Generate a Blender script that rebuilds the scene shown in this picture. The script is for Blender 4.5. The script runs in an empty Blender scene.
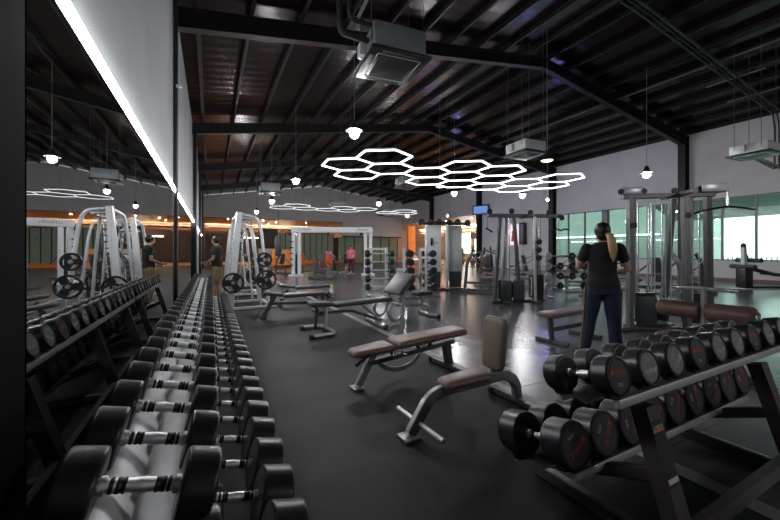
import bpy, bmesh, math, random
from mathutils import Vector, Matrix, Euler
random.seed(7)
SC = bpy.context.scene
COL = SC.collection
R = math.radians
PI = math.pi
V = Vector

# ------------------------------------------------------------------ materials
def mat(name, col, rough=0.5, metal=0.0, var=0.0, vscale=20.0, bump=0.0, bscale=200.0, emit=None, estr=0.0, coat=0.0, spec=0.5):
    m = bpy.data.materials.new(name); m.use_nodes = True
    nt = m.node_tree; b = nt.nodes['Principled BSDF']
    b.inputs['Base Color'].default_value = (*col, 1)
    b.inputs['Roughness'].default_value = rough
    b.inputs['Metallic'].default_value = metal
    b.inputs['Specular IOR Level'].default_value = spec
    if coat: b.inputs['Coat Weight'].default_value = coat
    if emit:
        b.inputs['Emission Color'].default_value = (*emit, 1); b.inputs['Emission Strength'].default_value = estr
    if var or bump:
        tc = nt.nodes.new('ShaderNodeTexCoord')
    if var:
        n = nt.nodes.new('ShaderNodeTexNoise'); n.inputs['Scale'].default_value = vscale; n.inputs['Detail'].default_value = 4
        r = nt.nodes.new('ShaderNodeValToRGB')
        r.color_ramp.elements[0].position = .3; r.color_ramp.elements[1].position = .7
        r.color_ramp.elements[0].color = (*[c*(1-var) for c in col], 1)
        r.color_ramp.elements[1].color = (*[min(1, c*(1+var)) for c in col], 1)
        nt.links.new(tc.outputs['Object'], n.inputs['Vector']); nt.links.new(n.outputs['Fac'], r.inputs['Fac'])
        nt.links.new(r.outputs['Color'], b.inputs['Base Color'])
    if bump:
        n2 = nt.nodes.new('ShaderNodeTexNoise'); n2.inputs['Scale'].default_value = bscale; n2.inputs['Detail'].default_value = 3
        bp = nt.nodes.new('ShaderNodeBump'); bp.inputs['Strength'].default_value = bump; bp.inputs['Distance'].default_value = .002
        nt.links.new(tc.outputs['Object'], n2.inputs['Vector']); nt.links.new(n2.outputs['Fac'], bp.inputs['Height'])
        nt.links.new(bp.outputs['Normal'], b.inputs['Normal'])
    return m

def emis(name, col, s):
    m = bpy.data.materials.new(name); m.use_nodes = True
    nt = m.node_tree; nt.nodes.clear()
    e = nt.nodes.new('ShaderNodeEmission'); o = nt.nodes.new('ShaderNodeOutputMaterial')
    e.inputs['Color'].default_value = (*col, 1); e.inputs['Strength'].default_value = s
    nt.links.new(e.outputs[0], o.inputs['Surface'])
    return m

def glassmat(name, tint, refl=.08):
    m = bpy.data.materials.new(name); m.use_nodes = True
    nt = m.node_tree; nt.nodes.clear()
    t = nt.nodes.new('ShaderNodeBsdfTransparent'); g = nt.nodes.new('ShaderNodeBsdfGlossy'); mx = nt.nodes.new('ShaderNodeMixShader')
    o = nt.nodes.new('ShaderNodeOutputMaterial'); f = nt.nodes.new('ShaderNodeFresnel'); f.inputs['IOR'].default_value = 1.5
    t.inputs['Color'].default_value = (*tint, 1); g.inputs['Roughness'].default_value = .01
    nt.links.new(f.outputs[0], mx.inputs[0]); nt.links.new(t.outputs[0], mx.inputs[1]); nt.links.new(g.outputs[0], mx.inputs[2])
    nt.links.new(mx.outputs[0], o.inputs['Surface'])
    return m

M = {}
M['rubber'] = mat('dumbbell rubber', (.018, .019, .021), .32, 0, .25, 60, .15, 300)
M['greyface'] = mat('grey dumbbell end face', (.27, .285, .27), .5, 0, .15, 40)
M['rubberface'] = mat('dumbbell end face', (.04, .041, .04), .45, 0, .2, 40)
M['rail'] = mat('rail steel', (.5, .485, .475), .42, .3, .1, 6)
M['chrome'] = mat('chrome', (.85, .85, .87), .2, 1.0, .08, 80)
M['knurl'] = mat('knurled chrome', (.95, .95, .97), .42, 1.0, .1, 300, .4, 900)
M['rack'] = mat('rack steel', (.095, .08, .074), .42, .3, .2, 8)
M['tray'] = mat('tray steel', (.5, .5, .51), .5, .6, .12, 10)
M['black'] = mat('black satin', (.012, .012, .013), .45, 0, .2, 12)
M['blackgloss'] = mat('black column paint', (.0015, .0015, .0016), .9, 0, .2, 4, spec=.1)
M['steel'] = mat('dark grey steel', (.11, .112, .118), .4, .55, .12, 10)
M['steel2'] = mat('mid grey steel', (.3, .3, .305), .4, .5, .1, 10)
M['steelmid'] = mat('station grey steel', (.15, .15, .155), .4, .5, .1, 10)
M['silver'] = mat('silver painted steel', (.7, .72, .73), .32, .35, .06, 8)
M['silverdk'] = mat('silver grey steel', (.38, .38, .38), .32, .7, .08, 8)
M['brown'] = mat('brown vinyl', (.17, .1, .085), .4, 0, .15, 14, .15, 120)
M['tan'] = mat('taupe vinyl', (.2, .145, .115), .42, 0, .12, 14, .15, 120)
M['vinyl'] = mat('black vinyl', (.035, .035, .038), .38, 0, .2, 14, .15, 120)
M['greyvinyl'] = mat('charcoal vinyl', (.052, .052, .058), .38, 0, .2, 14, .1, 120)
M['white'] = mat('white paint', (.75, .76, .76), .4, 0, .05, 6)
M['offwhite'] = mat('pale grey plastic', (.55, .57, .58), .45, 0, .05, 6)
M['red'] = mat('red print', (.8, .1, .04), .5, 0, .2, 50)
M['orange'] = mat('orange print', (.85, .22, .04), .5, 0, .15, 40)
M['print'] = mat('pale print', (.85, .82, .76), .5, 0, .1, 60)
M['orangepaint'] = mat('orange laminate', (.85, .28, .05), .45, 0, .1, 3)
M['wall'] = mat('wall paint', (.58, .56, .56), .8, 0, .06, 1.5, .1, 40)
M['wallR'] = mat('right wall panel', (.6, .58, .585), .75, 0, .06, 1.2)
M['wallL'] = mat('grey wall board', (.4, .42, .43), .7, 0, .08, 1.0)
M['beam'] = mat('black steelwork', (.012, .011, .011), .5, .2, .25, 3)
M['purlin'] = mat('purlin steel', (.02, .018, .019), .42, .3, .25, 3)
M['skin'] = mat('skin', (.5, .3, .22), .5, 0, .05, 20)
M['skintan'] = mat('tanned skin', (.4, .24, .16), .5, 0, .05, 20)
M['tee'] = mat('black cotton', (.014, .014, .016), .85, 0, .25, 60, .3, 300)
M['navy'] = mat('navy cotton', (.018, .024, .06), .8, 0, .2, 50, .2, 300)
M['stripe'] = mat('mustard stripe', (.5, .27, .06), .7, 0, .1, 60)
M['hair'] = mat('black hair', (.01, .008, .008), .4, 0, .3, 120, .5, 150)
M['blond'] = mat('blond hair', (.55, .37, .17), .45, 0, .3, 90, .6, 140)
M['pink'] = mat('pink cotton', (.75, .14, .26), .8, 0, .1, 40)
M['bluegrey'] = mat('blue grey cotton', (.25, .3, .4), .8, 0, .1, 40)
M['khaki'] = mat('khaki cotton', (.3, .2, .12), .8, 0, .1, 40)
M['darkred'] = mat('dark red leggings', (.12, .015, .03), .8, 0, .1, 40)
M['shoe'] = mat('grey shoe', (.3, .3, .32), .6, 0, .1, 40)
M['sole'] = mat('white sole', (.7, .7, .7), .6, 0, .05, 40)
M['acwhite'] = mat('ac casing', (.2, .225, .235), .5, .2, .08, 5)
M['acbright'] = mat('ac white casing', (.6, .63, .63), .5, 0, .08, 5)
M['pipe'] = mat('pipe insulation', (.02, .02, .022), .7, 0, .2, 12)
M['greenpipe'] = mat('green pipe', (.02, .06, .042), .45, 0, .2, 8)
M['darkgreen'] = mat('smoked plastic', (.05, .065, .065), .3, 0, .1, 6)
M['plant'] = mat('leaf', (.12, .28, .05), .5, 0, .35, 12)
M['pot'] = mat('clay pot', (.3, .12, .07), .7, 0, .1, 12)
M['wood'] = mat('warm wood', (.55, .36, .22), .4, 0, .25, 3)
M['darkwood'] = mat('dark walnut', (.028, .013, .01), .45, 0, .3, 4)
M['lobbyfloor'] = mat('lobby floor', (.42, .26, .17), .3, 0, .15, 2)
M['curtain'] = mat('pale green curtain', (.3, .36, .27), .8, 0, .15, 5)
M['concrete'] = mat('pale concrete', (.6, .6, .57), .9, 0, .1, 2)
M['facade'] = mat('neighbour facade', (.45, .5, .47), .8, 0, .12, 1)
M['canopy'] = mat('canopy', (.17, .22, .2), .8, 0, .12, 1)
M['flangeglow'] = mat('red-lit rafter steel', (.022, .007, .007), .45, .2, .2, 3)  # reddish light on the rafter undersides, put into the colour
M['foliage'] = mat('hedge', (.1, .2, .07), .7, 0, .4, 6)
M['blueplastic'] = mat('lavender plastic', (.4, .35, .6), .5, 0, .1, 10)
M['strip'] = mat('grey floor strip', (.22, .22, .225), .45, 0, .1, 8)
M['yellow'] = mat('yellow sticker', (.7, .75, .1), .5, 0, .05, 10)
M['led'] = emis('led strip', (.95, .98, 1), 17)
M['hexled'] = emis('hexagon tube', (.97, .98, 1), 2.6)
M['lamp'] = emis('lamp', (.98, .97, 1), 165)
M['lampwarm'] = emis('warm lamp', (1, .62, .25), 3)
M['lampblue'] = emis('blue lamp', (.3, .36, 1), 150)
M['lobbylamp'] = emis('lobby downlight', (1, .7, .4), 260)
M['hexled2'] = emis('far hexagon tube', (.97, .98, 1), .45)
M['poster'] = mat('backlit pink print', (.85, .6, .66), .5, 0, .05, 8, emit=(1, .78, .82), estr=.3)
M['lobbyled'] = emis('lobby led', (1, .8, .6), 14)
M['screen'] = emis('blue screen', (.2, .32, .75), .3)
M['tubelight'] = emis('tube light', (.85, 1, .95), 4)
M['addedcove'] = emis('added cove strip', (1, .66, .36), 95)  # for the unseen strips added to brighten the lobby ceiling
M['glass'] = glassmat('green tinted glass', (.66, .8, .745))

def mirrormat():
    m = bpy.data.materials.new('mirror'); m.use_nodes = True
    b = m.node_tree.nodes['Principled BSDF']
    b.inputs['Base Color'].default_value = (.62, .63, .64, 1); b.inputs['Metallic'].default_value = 1; b.inputs['Roughness'].default_value = 0.0
    return m
M['mirror'] = mirrormat()

def tilefloor(name, c1, c2, rough, tile, bumpy, spec=.5):
    m = bpy.data.materials.new(name); m.use_nodes = True
    nt = m.node_tree; b = nt.nodes['Principled BSDF']; L = nt.links.new
    tc = nt.nodes.new('ShaderNodeTexCoord')
    br = nt.nodes.new('ShaderNodeTexBrick'); br.offset = 0; br.squash = 1
    br.inputs['Scale'].default_value = 1.0
    br.inputs['Brick Width'].default_value = tile; br.inputs['Row Height'].default_value = tile
    br.inputs['Mortar Size'].default_value = .0035
    br.inputs['Color1'].default_value = (*c1, 1); br.inputs['Color2'].default_value = (*c2, 1)
    br.inputs['Mortar'].default_value = (*[c*.5 for c in c1], 1)
    L(tc.outputs['Object'], br.inputs['Vector'])
    n = nt.nodes.new('ShaderNodeTexNoise'); n.inputs['Scale'].default_value = 140; n.inputs['Detail'].default_value = 2
    L(tc.outputs['Object'], n.inputs['Vector'])
    r = nt.nodes.new('ShaderNodeValToRGB'); r.color_ramp.elements[0].position = .62; r.color_ramp.elements[1].position = .72
    r.color_ramp.elements[0].color = (0, 0, 0, 1); r.color_ramp.elements[1].color = (.35, .35, .35, 1)
    L(n.outputs['Fac'], r.inputs['Fac'])
    n3 = nt.nodes.new('ShaderNodeTexNoise'); n3.inputs['Scale'].default_value = 1.6; n3.inputs['Detail'].default_value = 6; n3.inputs['Roughness'].default_value = .65
    L(tc.outputs['Object'], n3.inputs['Vector'])
    r3 = nt.nodes.new('ShaderNodeValToRGB'); r3.color_ramp.elements[0].position = .35; r3.color_ramp.elements[1].position = .65
    r3.color_ramp.elements[0].color = (.62, .62, .63, 1); r3.color_ramp.elements[1].color = (1.35, 1.33, 1.32, 1)
    L(n3.outputs['Fac'], r3.inputs['Fac'])
    mu = nt.nodes.new('ShaderNodeMixRGB'); mu.blend_type = 'MULTIPLY'; mu.inputs['Fac'].default_value = 1
    L(br.outputs['Color'], mu.inputs['Color1']); L(r3.outputs['Color'], mu.inputs['Color2'])
    mx = nt.nodes.new('ShaderNodeMixRGB'); mx.blend_type = 'ADD'; mx.inputs['Fac'].default_value = bumpy
    L(mu.outputs['Color'], mx.inputs['Color1']); L(r.outputs['Color'], mx.inputs['Color2'])
    n2 = nt.nodes.new('ShaderNodeTexNoise'); n2.inputs['Scale'].default_value = .9; n2.inputs['Detail'].default_value = 5
    L(tc.outputs['Object'], n2.inputs['Vector'])
    mr = nt.nodes.new('ShaderNodeMapRange'); mr.inputs['To Min'].default_value = rough*.85; mr.inputs['To Max'].default_value = rough*1.2
    L(n2.outputs['Fac'], mr.inputs['Value']); L(mr.outputs['Result'], b.inputs['Roughness'])
    L(mx.outputs['Color'], b.inputs['Base Color'])
    b.inputs['Specular IOR Level'].default_value = spec
    return m
M['floor'] = tilefloor('black rubber tiles', (.009, .009, .0094), (.0165, .0165, .017), .58, .98, .06, .24)
M['vinylfloor'] = tilefloor('grey gym flooring', (.08, .08, .088), (.098, .098, .106), .25, 1.2, .03, .42)

def deckmat():
    m = bpy.data.materials.new('roof deck'); m.use_nodes = True
    nt = m.node_tree; b = nt.nodes['Principled BSDF']; L = nt.links.new
    b.inputs['Roughness'].default_value = .24; b.inputs['Metallic'].default_value = 0; b.inputs['Specular IOR Level'].default_value = .36; b.inputs['Specular Tint'].default_value = (1, .8, .78, 1)
    tc = nt.nodes.new('ShaderNodeTexCoord')
    w = nt.nodes.new('ShaderNodeTexWave'); w.bands_direction = 'Y'; w.inputs['Scale'].default_value = .8; w.inputs['Distortion'].default_value = 0
    L(tc.outputs['Object'], w.inputs['Vector'])
    bp = nt.nodes.new('ShaderNodeBump'); bp.inputs['Strength'].default_value = .5; bp.inputs['Distance'].default_value = .008
    L(w.outputs['Fac'], bp.inputs['Height']); L(bp.outputs['Normal'], b.inputs['Normal'])
    n = nt.nodes.new('ShaderNodeTexNoise'); n.inputs['Scale'].default_value = .8
    L(tc.outputs['Object'], n.inputs['Vector'])
    r = nt.nodes.new('ShaderNodeValToRGB')
    r.color_ramp.elements[0].color = (.005, .0026, .0024, 1); r.color_ramp.elements[1].color = (.012, .005, .0045, 1)
    L(n.outputs['Fac'], r.inputs['Fac']); L(r.outputs['Color'], b.inputs['Base Color'])
    return m
M['deck'] = deckmat()

# ------------------------------------------------------------------ mesh builder
def rotx(a): return Matrix.Rotation(a, 4, 'X')
def roty(a): return Matrix.Rotation(a, 4, 'Y')
def rotz(a): return Matrix.Rotation(a, 4, 'Z')
def tr(*p): return Matrix.Translation(V(p))

def fillet(pts, rad, n=5):
    pts = [V(p) for p in pts]; out = [pts[0]]
    for i in range(1, len(pts)-1):
        a, b, c = pts[i-1], pts[i], pts[i+1]
        d1 = (a-b); d2 = (c-b); l = min(rad, d1.length*.48, d2.length*.48)
        p = b + d1.normalized()*l; q = b + d2.normalized()*l
        for k in range(n+1):
            t = k/n
            out.append(p*(1-t)**2 + b*2*t*(1-t) + q*t*t)
    out.append(pts[-1])
    return out

class MB:
    def __init__(s): s.bm = bmesh.new()
    def box(s, c, size, m=None, bevel=0, seg=2):
        mt = (m or Matrix()) @ Matrix.Translation(V(c)) @ Matrix.Diagonal((*size, 1))
        if m is not None: mt = m @ Matrix.Translation(V(c)) @ Matrix.Diagonal((*size, 1))
        g = bmesh.ops.create_cube(s.bm, size=1, matrix=mt)
        if bevel:
            es = list({e for v in g['verts'] for e in v.link_edges})
            bmesh.ops.bevel(s.bm, geom=es, offset=bevel, segments=seg, affect='EDGES', profile=.5)
        return s
    def quad(s, *pts):
        s.bm.faces.new([s.bm.verts.new(V(p)) for p in pts]); return s
    def sweep(s, path, prof, cap=True, closed=False, up=None, scales=None):
        path = [V(p) for p in path]; n = len(path); rings = []
        t0 = (path[1]-path[0]).normalized()
        ref = V(up) if up is not None else (V((0, 0, 1)) if abs(t0.z) < .9 else V((0, 1, 0)))
        x = ref.cross(t0).normalized(); y = t0.cross(x).normalized()
        prev = t0
        for i, p in enumerate(path):
            if closed: t = (path[(i+1) % n]-path[i-1]).normalized()
            elif i == 0: t = t0
            elif i == n-1: t = (path[i]-path[i-1]).normalized()
            else: t = ((path[i+1]-p).normalized()+(p-path[i-1]).normalized()).normalized()
            if up is not None:
                x = V(up).cross(t); x = x.normalized() if x.length > 1e-5 else prev; y = t.cross(x).normalized()
            else:
                q = prev.rotation_difference(t) if i else None
                if q: x = q @ x; y = q @ y
                prev = t
            k = scales[i] if scales else 1
            rings.append([s.bm.verts.new(p + x*(a*k) + y*(b*k)) for a, b in prof])
        m = len(prof)
        for i in range(n if closed else n-1):
            A, B = rings[i], rings[(i+1) % n]
            for j in range(m):
                s.bm.faces.new((A[j], A[(j+1) % m], B[(j+1) % m], B[j]))
        if cap and not closed:
            s.bm.faces.new(rings[0][::-1]); s.bm.faces.new(rings[-1])
        return s
    def tube(s, path, r, seg=10, closed=False, scales=None):
        return s.sweep(path, [(r*math.cos(2*PI*k/seg), r*math.sin(2*PI*k/seg)) for k in range(seg)], closed=closed, scales=scales)
    def bar(s, path, w, h, up=None, closed=False):
        c = min(w, h)*.12; a, b = w/2, h/2
        return s.sweep(path, [(a-c, -b), (a, -b+c), (a, b-c), (a-c, b), (-a+c, b), (-a, b-c), (-a, -b+c), (-a+c, -b)], up=up, closed=closed)
    def cyl(s, p0, p1, r, r1=None, seg=16):
        return s.tube([p0, p1], r, seg, scales=[1, (r1 if r1 is not None else r)/r])
    def lathe(s, prof, m=None, seg=28, cap=True):
        """prof: list of (radius, height) about local Z"""
        m = m or Matrix(); rings = []
        for r, z in prof:
            if r < 1e-6: rings.append([s.bm.verts.new(m @ V((0, 0, z)))])
            else: rings.append([s.bm.verts.new(m @ V((r*math.cos(2*PI*k/seg), r*math.sin(2*PI*k/seg), z))) for k in range(seg)])
        for A, B in zip(rings, rings[1:]):
            for j in range(seg):
                if len(A) == 1 and len(B) == 1: continue
                if len(A) == 1: s.bm.faces.new((A[0], B[(j+1) % seg], B[j]))
                elif len(B) == 1: s.bm.faces.new((A[j], A[(j+1) % seg], B[0]))
                else: s.bm.faces.new((A[j], A[(j+1) % seg], B[(j+1) % seg], B[j]))
        if cap:
            if len(rings[0]) > 1: s.bm.faces.new(rings[0][::-1])
            if len(rings[-1]) > 1: s.bm.faces.new(rings[-1])
        return s
    def prism(s, pts, depth, m=None):
        """2D polygon in local XY extruded along Z"""
        m = m or Matrix()
        a = [s.bm.verts.new(m @ V((x, y, 0))) for x, y in pts]; b = [s.bm.verts.new(m @ V((x, y, depth))) for x, y in pts]
        n = len(pts)
        s.bm.faces.new(a[::-1]); s.bm.faces.new(b)
        for i in range(n): s.bm.faces.new((a[i], a[(i+1) % n], b[(i+1) % n], b[i]))
        return s
    def ball(s, c, r, m=None, u=16, v=10):
        mt = Matrix.Translation(V(c)) @ (m or Matrix()) @ Matrix.Diagonal((*(r if hasattr(r, '__len__') else (r, r, r)), 1))
        bmesh.ops.create_uvsphere(s.bm, u_segments=u, v_segments=v, radius=1, matrix=mt); return s
    def pad(s, size, m=None, r=.03, seg=4):
        """rounded upholstered cushion: x,y,z size centred on m"""
        return s.box((0, 0, 0), size, m=m or Matrix(), bevel=min(r, min(size)*.48), seg=seg)
    def mesh(s, name, m, angle=35):
        bmesh.ops.recalc_face_normals(s.bm, faces=s.bm.faces)
        me = bpy.data.meshes.new(name); s.bm.to_mesh(me); s.bm.free()
        me.polygons.foreach_set('use_smooth', [True]*len(me.polygons))
        me.set_sharp_from_angle(angle=R(angle))
        me.materials.append(m)
        return me
    def build(s, name, m, parent=None, angle=35, label=None):
        return obj(name, s.mesh(name, m, angle), parent, label)

def obj(name, me, parent=None, label=None):
    o = bpy.data.objects.new(name, me); COL.objects.link(o)
    if parent is not None: o.parent = parent
    if label: o['label'] = label
    return o
def tag(o, label=None, cat=None, group=None, kind=None):
    if label: o['label'] = label
    if cat: o['category'] = cat
    if group: o['group'] = group
    if kind: o['kind'] = kind
    return o
def thing(name, label, cat, loc=(0, 0, 0), rz=0.0, group=None):
    o = bpy.data.objects.new(name, None); COL.objects.link(o)
    o.empty_display_size = .1; o.location = loc; o.rotation_euler = (0, 0, rz)
    return tag(o, label, cat, group)
def struct(name, mb, m, angle=35):
    o = mb.build(name, m, None, angle); o['kind'] = 'structure'; return o
def copy_tree(o, parent=None):
    c = o.copy(); COL.objects.link(c)
    if parent is not None: c.parent = parent
    for ch in list(o.children): copy_tree(ch, c)
    return c
def dup(root, loc, rz=None, label=None, group=None):
    c = copy_tree(root); c.location = loc
    if rz is not None: c.rotation_euler = (root.rotation_euler.x, root.rotation_euler.y, rz)
    if label: c['label'] = label
    if group: c['group'] = group
    return c
ORD = ['nearest', 'second', 'third', 'fourth', 'fifth', 'sixth', 'seventh', 'eighth', 'ninth', 'tenth', 'eleventh', 'twelfth', 'thirteenth', 'fourteenth', 'fifteenth', 'sixteenth', 'seventeenth', 'eighteenth', 'nineteenth', 'twentieth', 'twenty-first', 'twenty-second', 'twenty-third', 'twenty-fourth', 'twenty-fifth', 'twenty-sixth', 'twenty-seventh', 'twenty-eighth', 'twenty-ninth', 'thirtieth', 'thirty-first', 'thirty-second']

def strokes(mb, w, h, n, m, seed=1, t=.0008):
    """a row of short illegible letter strokes, centred on m's origin in its XY plane"""
    rr = random.Random(seed); cw = w/n; st = cw*.2
    for i in range(n):
        x = -w/2 + cw*(i+.5); k = rr.randint(0, 3)
        mb.box((x-cw*.25, 0, t/2), (st, h, t), m)
        if k != 1: mb.box((x+cw*.02, h/2-st/2, t/2), (cw*.6, st, t), m)
        if k in (0, 2): mb.box((x, 0, t/2), (cw*.5, st, t), m)
        if k in (0, 1): mb.box((x+cw*.02, -h/2+st/2, t/2), (cw*.6, st, t), m)
        if k == 3: mb.box((x+cw*.25, 0, t/2), (st, h, t), m)
    return mb
# ================================================================== SETTING
UW, UR, VB = -.6, 20.4, 36.3            # mirror plane, right wall, back wall
ZR = 8.25
def zroof(u): return 6.5 + (u+.5)*((ZR-6.5)/10.8) if u < 10.3 else ZR - (u-10.3)*((ZR-7.03)/10.1)
SOF = 4.5
struct('floor', MB().box((.85, 13.6, -.05), (3.2, 45.4, .1)), M['floor'])
struct('floor', MB().box((11.52, 13.6, -.05), (17.9, 45.4, .1)), M['vinylfloor'])
struct('trim_1', MB().box((2.51, 13.6, -.048), (.12, 45.4, .1)), M['strip'])
# roof, two slopes
for nm, (a, b) in (('ceiling', (-.8, 10.3)), ('ceiling', (10.3, 20.7))):
    mb = MB(); n = 40
    za, zb = zroof(a), zroof(b)
    if a < 0: zb = ZR
    mb.prism([(a, za), (b, zb), (b, zb+.06), (a, za+.06)], -46.4, tr(0, -9.4, 0) @ rotx(PI/2))
    struct(nm, mb, M['deck'])
# rafters (steel I sections following both slopes) and their wall columns
k = 2
RV = [1.2, 8.3, 15.5, 22.6, 29.7]
for v in RV:
    mb = MB()
    for a, b in ((-.65, 10.3), (10.3, 20.3)):
        za, zb = zroof(a)-.19, (ZR if a < 0 else zroof(b)) - .19
        if a > 5: za = ZR-.19
        d0, d1 = (.42, .36) if a < 0 else (.36, .5)
        fr = tr(0, v, 0) @ rotx(PI/2)
        mb.prism([(a, za), (b, zb), (b, zb-d1), (a, za-d0)], .02, fr @ tr(0, 0, -.01))
        for sh in (0, 1):
            z0, z1 = (za, zb) if not sh else (za-d0+.02, zb-d1+.02)
            mb.prism([(a, z0), (b, z1), (b, z1-.025), (a, z0-.025)], .2, fr @ tr(0, 0, -.1))
    o = struct(f'trim_{k}', mb, M['beam']); k += 1
    o.data.materials.append(M['flangeglow'])
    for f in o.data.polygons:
        if f.normal.z < -.9 and v < 12: f.material_index = 1  # red-lit undersides coloured in on the near rafters
for v in RV:
    mb = MB(); z = zroof(20.3)-.2
    mb.box((20.2, v, z/2), (.4, .02, z)); mb.box((20.01, v, z/2), (.025, .3, z)); mb.box((20.39, v, z/2), (.025, .3, z))
    struct(f'trim_{k}', mb, M['beam']); k += 1
for v in RV[2:]:
    struct(f'trim_{k}', MB().box((-.56, v, 3.15), (.12, .2, 6.3), bevel=.01), M['beam']); k += 1
# purlins
u = -.26
while u < 20.3:
    if abs(u-10.3) > .2:
        z = zroof(u)-.1
        mb = MB(); mb.box((0, 16.6, 0), (.012, 39.2, .17)); mb.box((.03, 16.6, .08), (.06, 39.2, .012)); mb.box((-.03, 16.6, -.08), (.06, 39.2, .012))
        o = struct(f'trim_{k}', mb, M['purlin']); k += 1
        o.location = (u, 0, z); o.rotation_euler = (0, -math.atan((ZR-6.5)/10.8) if u < 10.3 else math.atan((ZR-7.03)/10.1), 0)
    u += 1.08
# left wall, right wall, back wall, wall behind the camera
struct('wall_left', MB().box((-.72, 13.6, 3.3), (.12, 45.4, 6.6)), M['wallL'])
fr = tr(0, VB, 0) @ rotx(PI/2)
def gable(z0, u0, u1): return [(u0, z0), (u1, z0), (u1, zroof(u1)-.02)] + ([(10.3, ZR-.02)] if u0 < 10.3 < u1 else []) + [(u0, zroof(u0)-.02)]
struct('wall_back', MB().prism([(-.66, SOF), (12.9, SOF), (12.9, 3.0), (20.4, 3.0), (20.4, zroof(20.4)-.02), (10.3, ZR-.02), (-.66, zroof(-.66)-.02)], -.15, fr), M['wall'])
struct('trim_80', MB().box((12.98, 39, 3.7), (.12, 5.0, 1.6)), M['wood'])
struct('trim_81', MB().box((16.6, 36.4, 2.94), (7.5, .2, .12)), M['darkwood'])
struct('wall_front', MB().prism(gable(0, -.66, 20.4), .12, tr(0, -9.0, 0) @ rotx(PI/2)), M['wall'])
mb = MB()
zt = zroof(20.4)
WZ0, WZ1 = .9, 3.72
mb.box((20.5, 3.3, WZ0/2), (.2, 24.6, WZ0)); mb.box((20.5, 3.3, (WZ1+zt)/2), (.2, 24.6, zt-WZ1))
mb.box((20.5, -4.3, 2.3), (.2, 9.4, 2.84)); mb.box((20.5, 8.3, 2.3), (.2, .5, 2.84))
mb.box((20.5, 19.1, zt/2), (.2, 7.1, zt)); mb.box((20.5, 29.5, (SOF+zt)/2), (.2, 13.7, zt-SOF))
struct('wall_right', mb, M['wallR'])
struct('trim_82', MB().box((20.46, 12.15, 2.31), (.24, .32, 2.82)), M['steel'])
mb = MB(); mb.box((20.385, 6.3, .06), (.03, 18.6, .12)); struct('baseboard_right', mb, M['brown'])
# windows, one per glazing bar spacing
wn = 1
def windows(v0, v1, n):
    global wn
    w = (v1-v0)/n
    for i in range(n):
        a, b = v0+w*i, v0+w*(i+1); c = (a+b)/2; mb = MB()
        for vv in (a, b): mb.box((20.45, vv + (.02 if vv == a else -.02), (WZ0+WZ1)/2), (.09, .04, WZ1-WZ0))
        for zz in (WZ0+.025, WZ1-.03): mb.box((20.45, c, zz), (.09, w-.08, .05))
        f = struct(f'window_{wn}', mb, M['steel'])
        MB().box((20.46, c, (WZ0+WZ1)/2), (.012, w-.08, WZ1-WZ0-.1)).build('pane', M['glass'], f)
        wn += 1
windows(.4, 8.05, 7); windows(8.55, 11.99, 3); windows(12.31, 15.6, 3)
# ------------------------------------------------ outside the windows
struct('trim_90', MB().box((40, 8, -.2), (39, 70, .2)), M['concrete'])
t = thing('outdoor_canopy', 'flat canopy outside along the right windows', 'canopy', (22.0, 4, 0))
MB().bar([(-1.38, -.5, 3.84), (1.35, -.5, 3.03)], 13, .08, up=(0, 1, 0)).build('roof_slab', M['canopy'], t) if False else MB().box((0, -.5, 3.44), (2.85, 13, .08), tr(0, 0, 3.44) @ roty(math.atan(.8/2.7)) @ tr(0, 0, -3.44)).build('roof_slab', M['canopy'], t)
for y in (-6, 4.3): MB().box((1.2, y, 1.5), (.1, .1, 3.0)).build('post', M['steel'], t)
t = thing('picket_fence', 'low pale fence outside the bright right window', 'fence', (27.2, 1, -.1))
mb = MB()
for i in range(90): mb.box((0, -9+i*.2, .55), (.03, .07, 1.1))
mb.build('pickets', M['facade'], t)
MB().box((.03, -.1, .9), (.03, 18, .08)).build('rail', M['facade'], t)
t = thing('neighbour_building', 'green grey building close outside the left-hand windows', 'building', (24.4, 15.6, -.1))
MB().box((1.2, 0, 3.5), (2.4, 13, 7)).build('wall', M['facade'], t)
MB().box((-.03, -3, 5), (.1, 1.2, .9)).build('window', M['steel'], t)
t = thing('fluorescent_tube_light', 'long white tube light seen through the green left windows', 'light', (24.28, 14.9, 2.35))
MB().box((.05, 0, 0), (.08, 7.5, .1)).build('housing', M['white'], t)
MB().cyl((-.03, -3.7, 0), (-.03, 3.7, 0), .035).build('tube', M['tubelight'], t)

# ------------------------------------------------ lobby behind and right of the hall
struct('floor', MB().box((13.7, 41.5, -.05), (28.6, 10.4, .1)), M['lobbyfloor'])
struct('floor', MB().box((24.4, 29.4, -.05), (8, 13.8, .1)), M['lobbyfloor'])
struct('ceiling', MB().box((10, 41.5, 4.55), (21.2, 10.1, .1)), M['wood'])
struct('ceiling', MB().box((24.5, 34.5, 4.56), (7.7, 24, .1)), M['wood'])
struct('wall_lobby', MB().box((8, 46.6, 2.6), (18.5, .2, 5.2)), M['darkwood'])
struct('wall_side', MB().box((-.7, 41.5, 2.6), (.2, 10.4, 5.2)), M['darkwood'])
struct('wall_end', MB().box((28.4, 34.5, 2.6), (.2, 24.4, 5.2)), M['wall'])
struct('wall_corner', MB().box((23, 46.6, 2.6), (11.4, .2, 5.2)), M['wall'])
struct('wall_near', MB().box((24.6, 22.5, 2.6), (7.9, .2, 5.2)), M['wall'])
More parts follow.
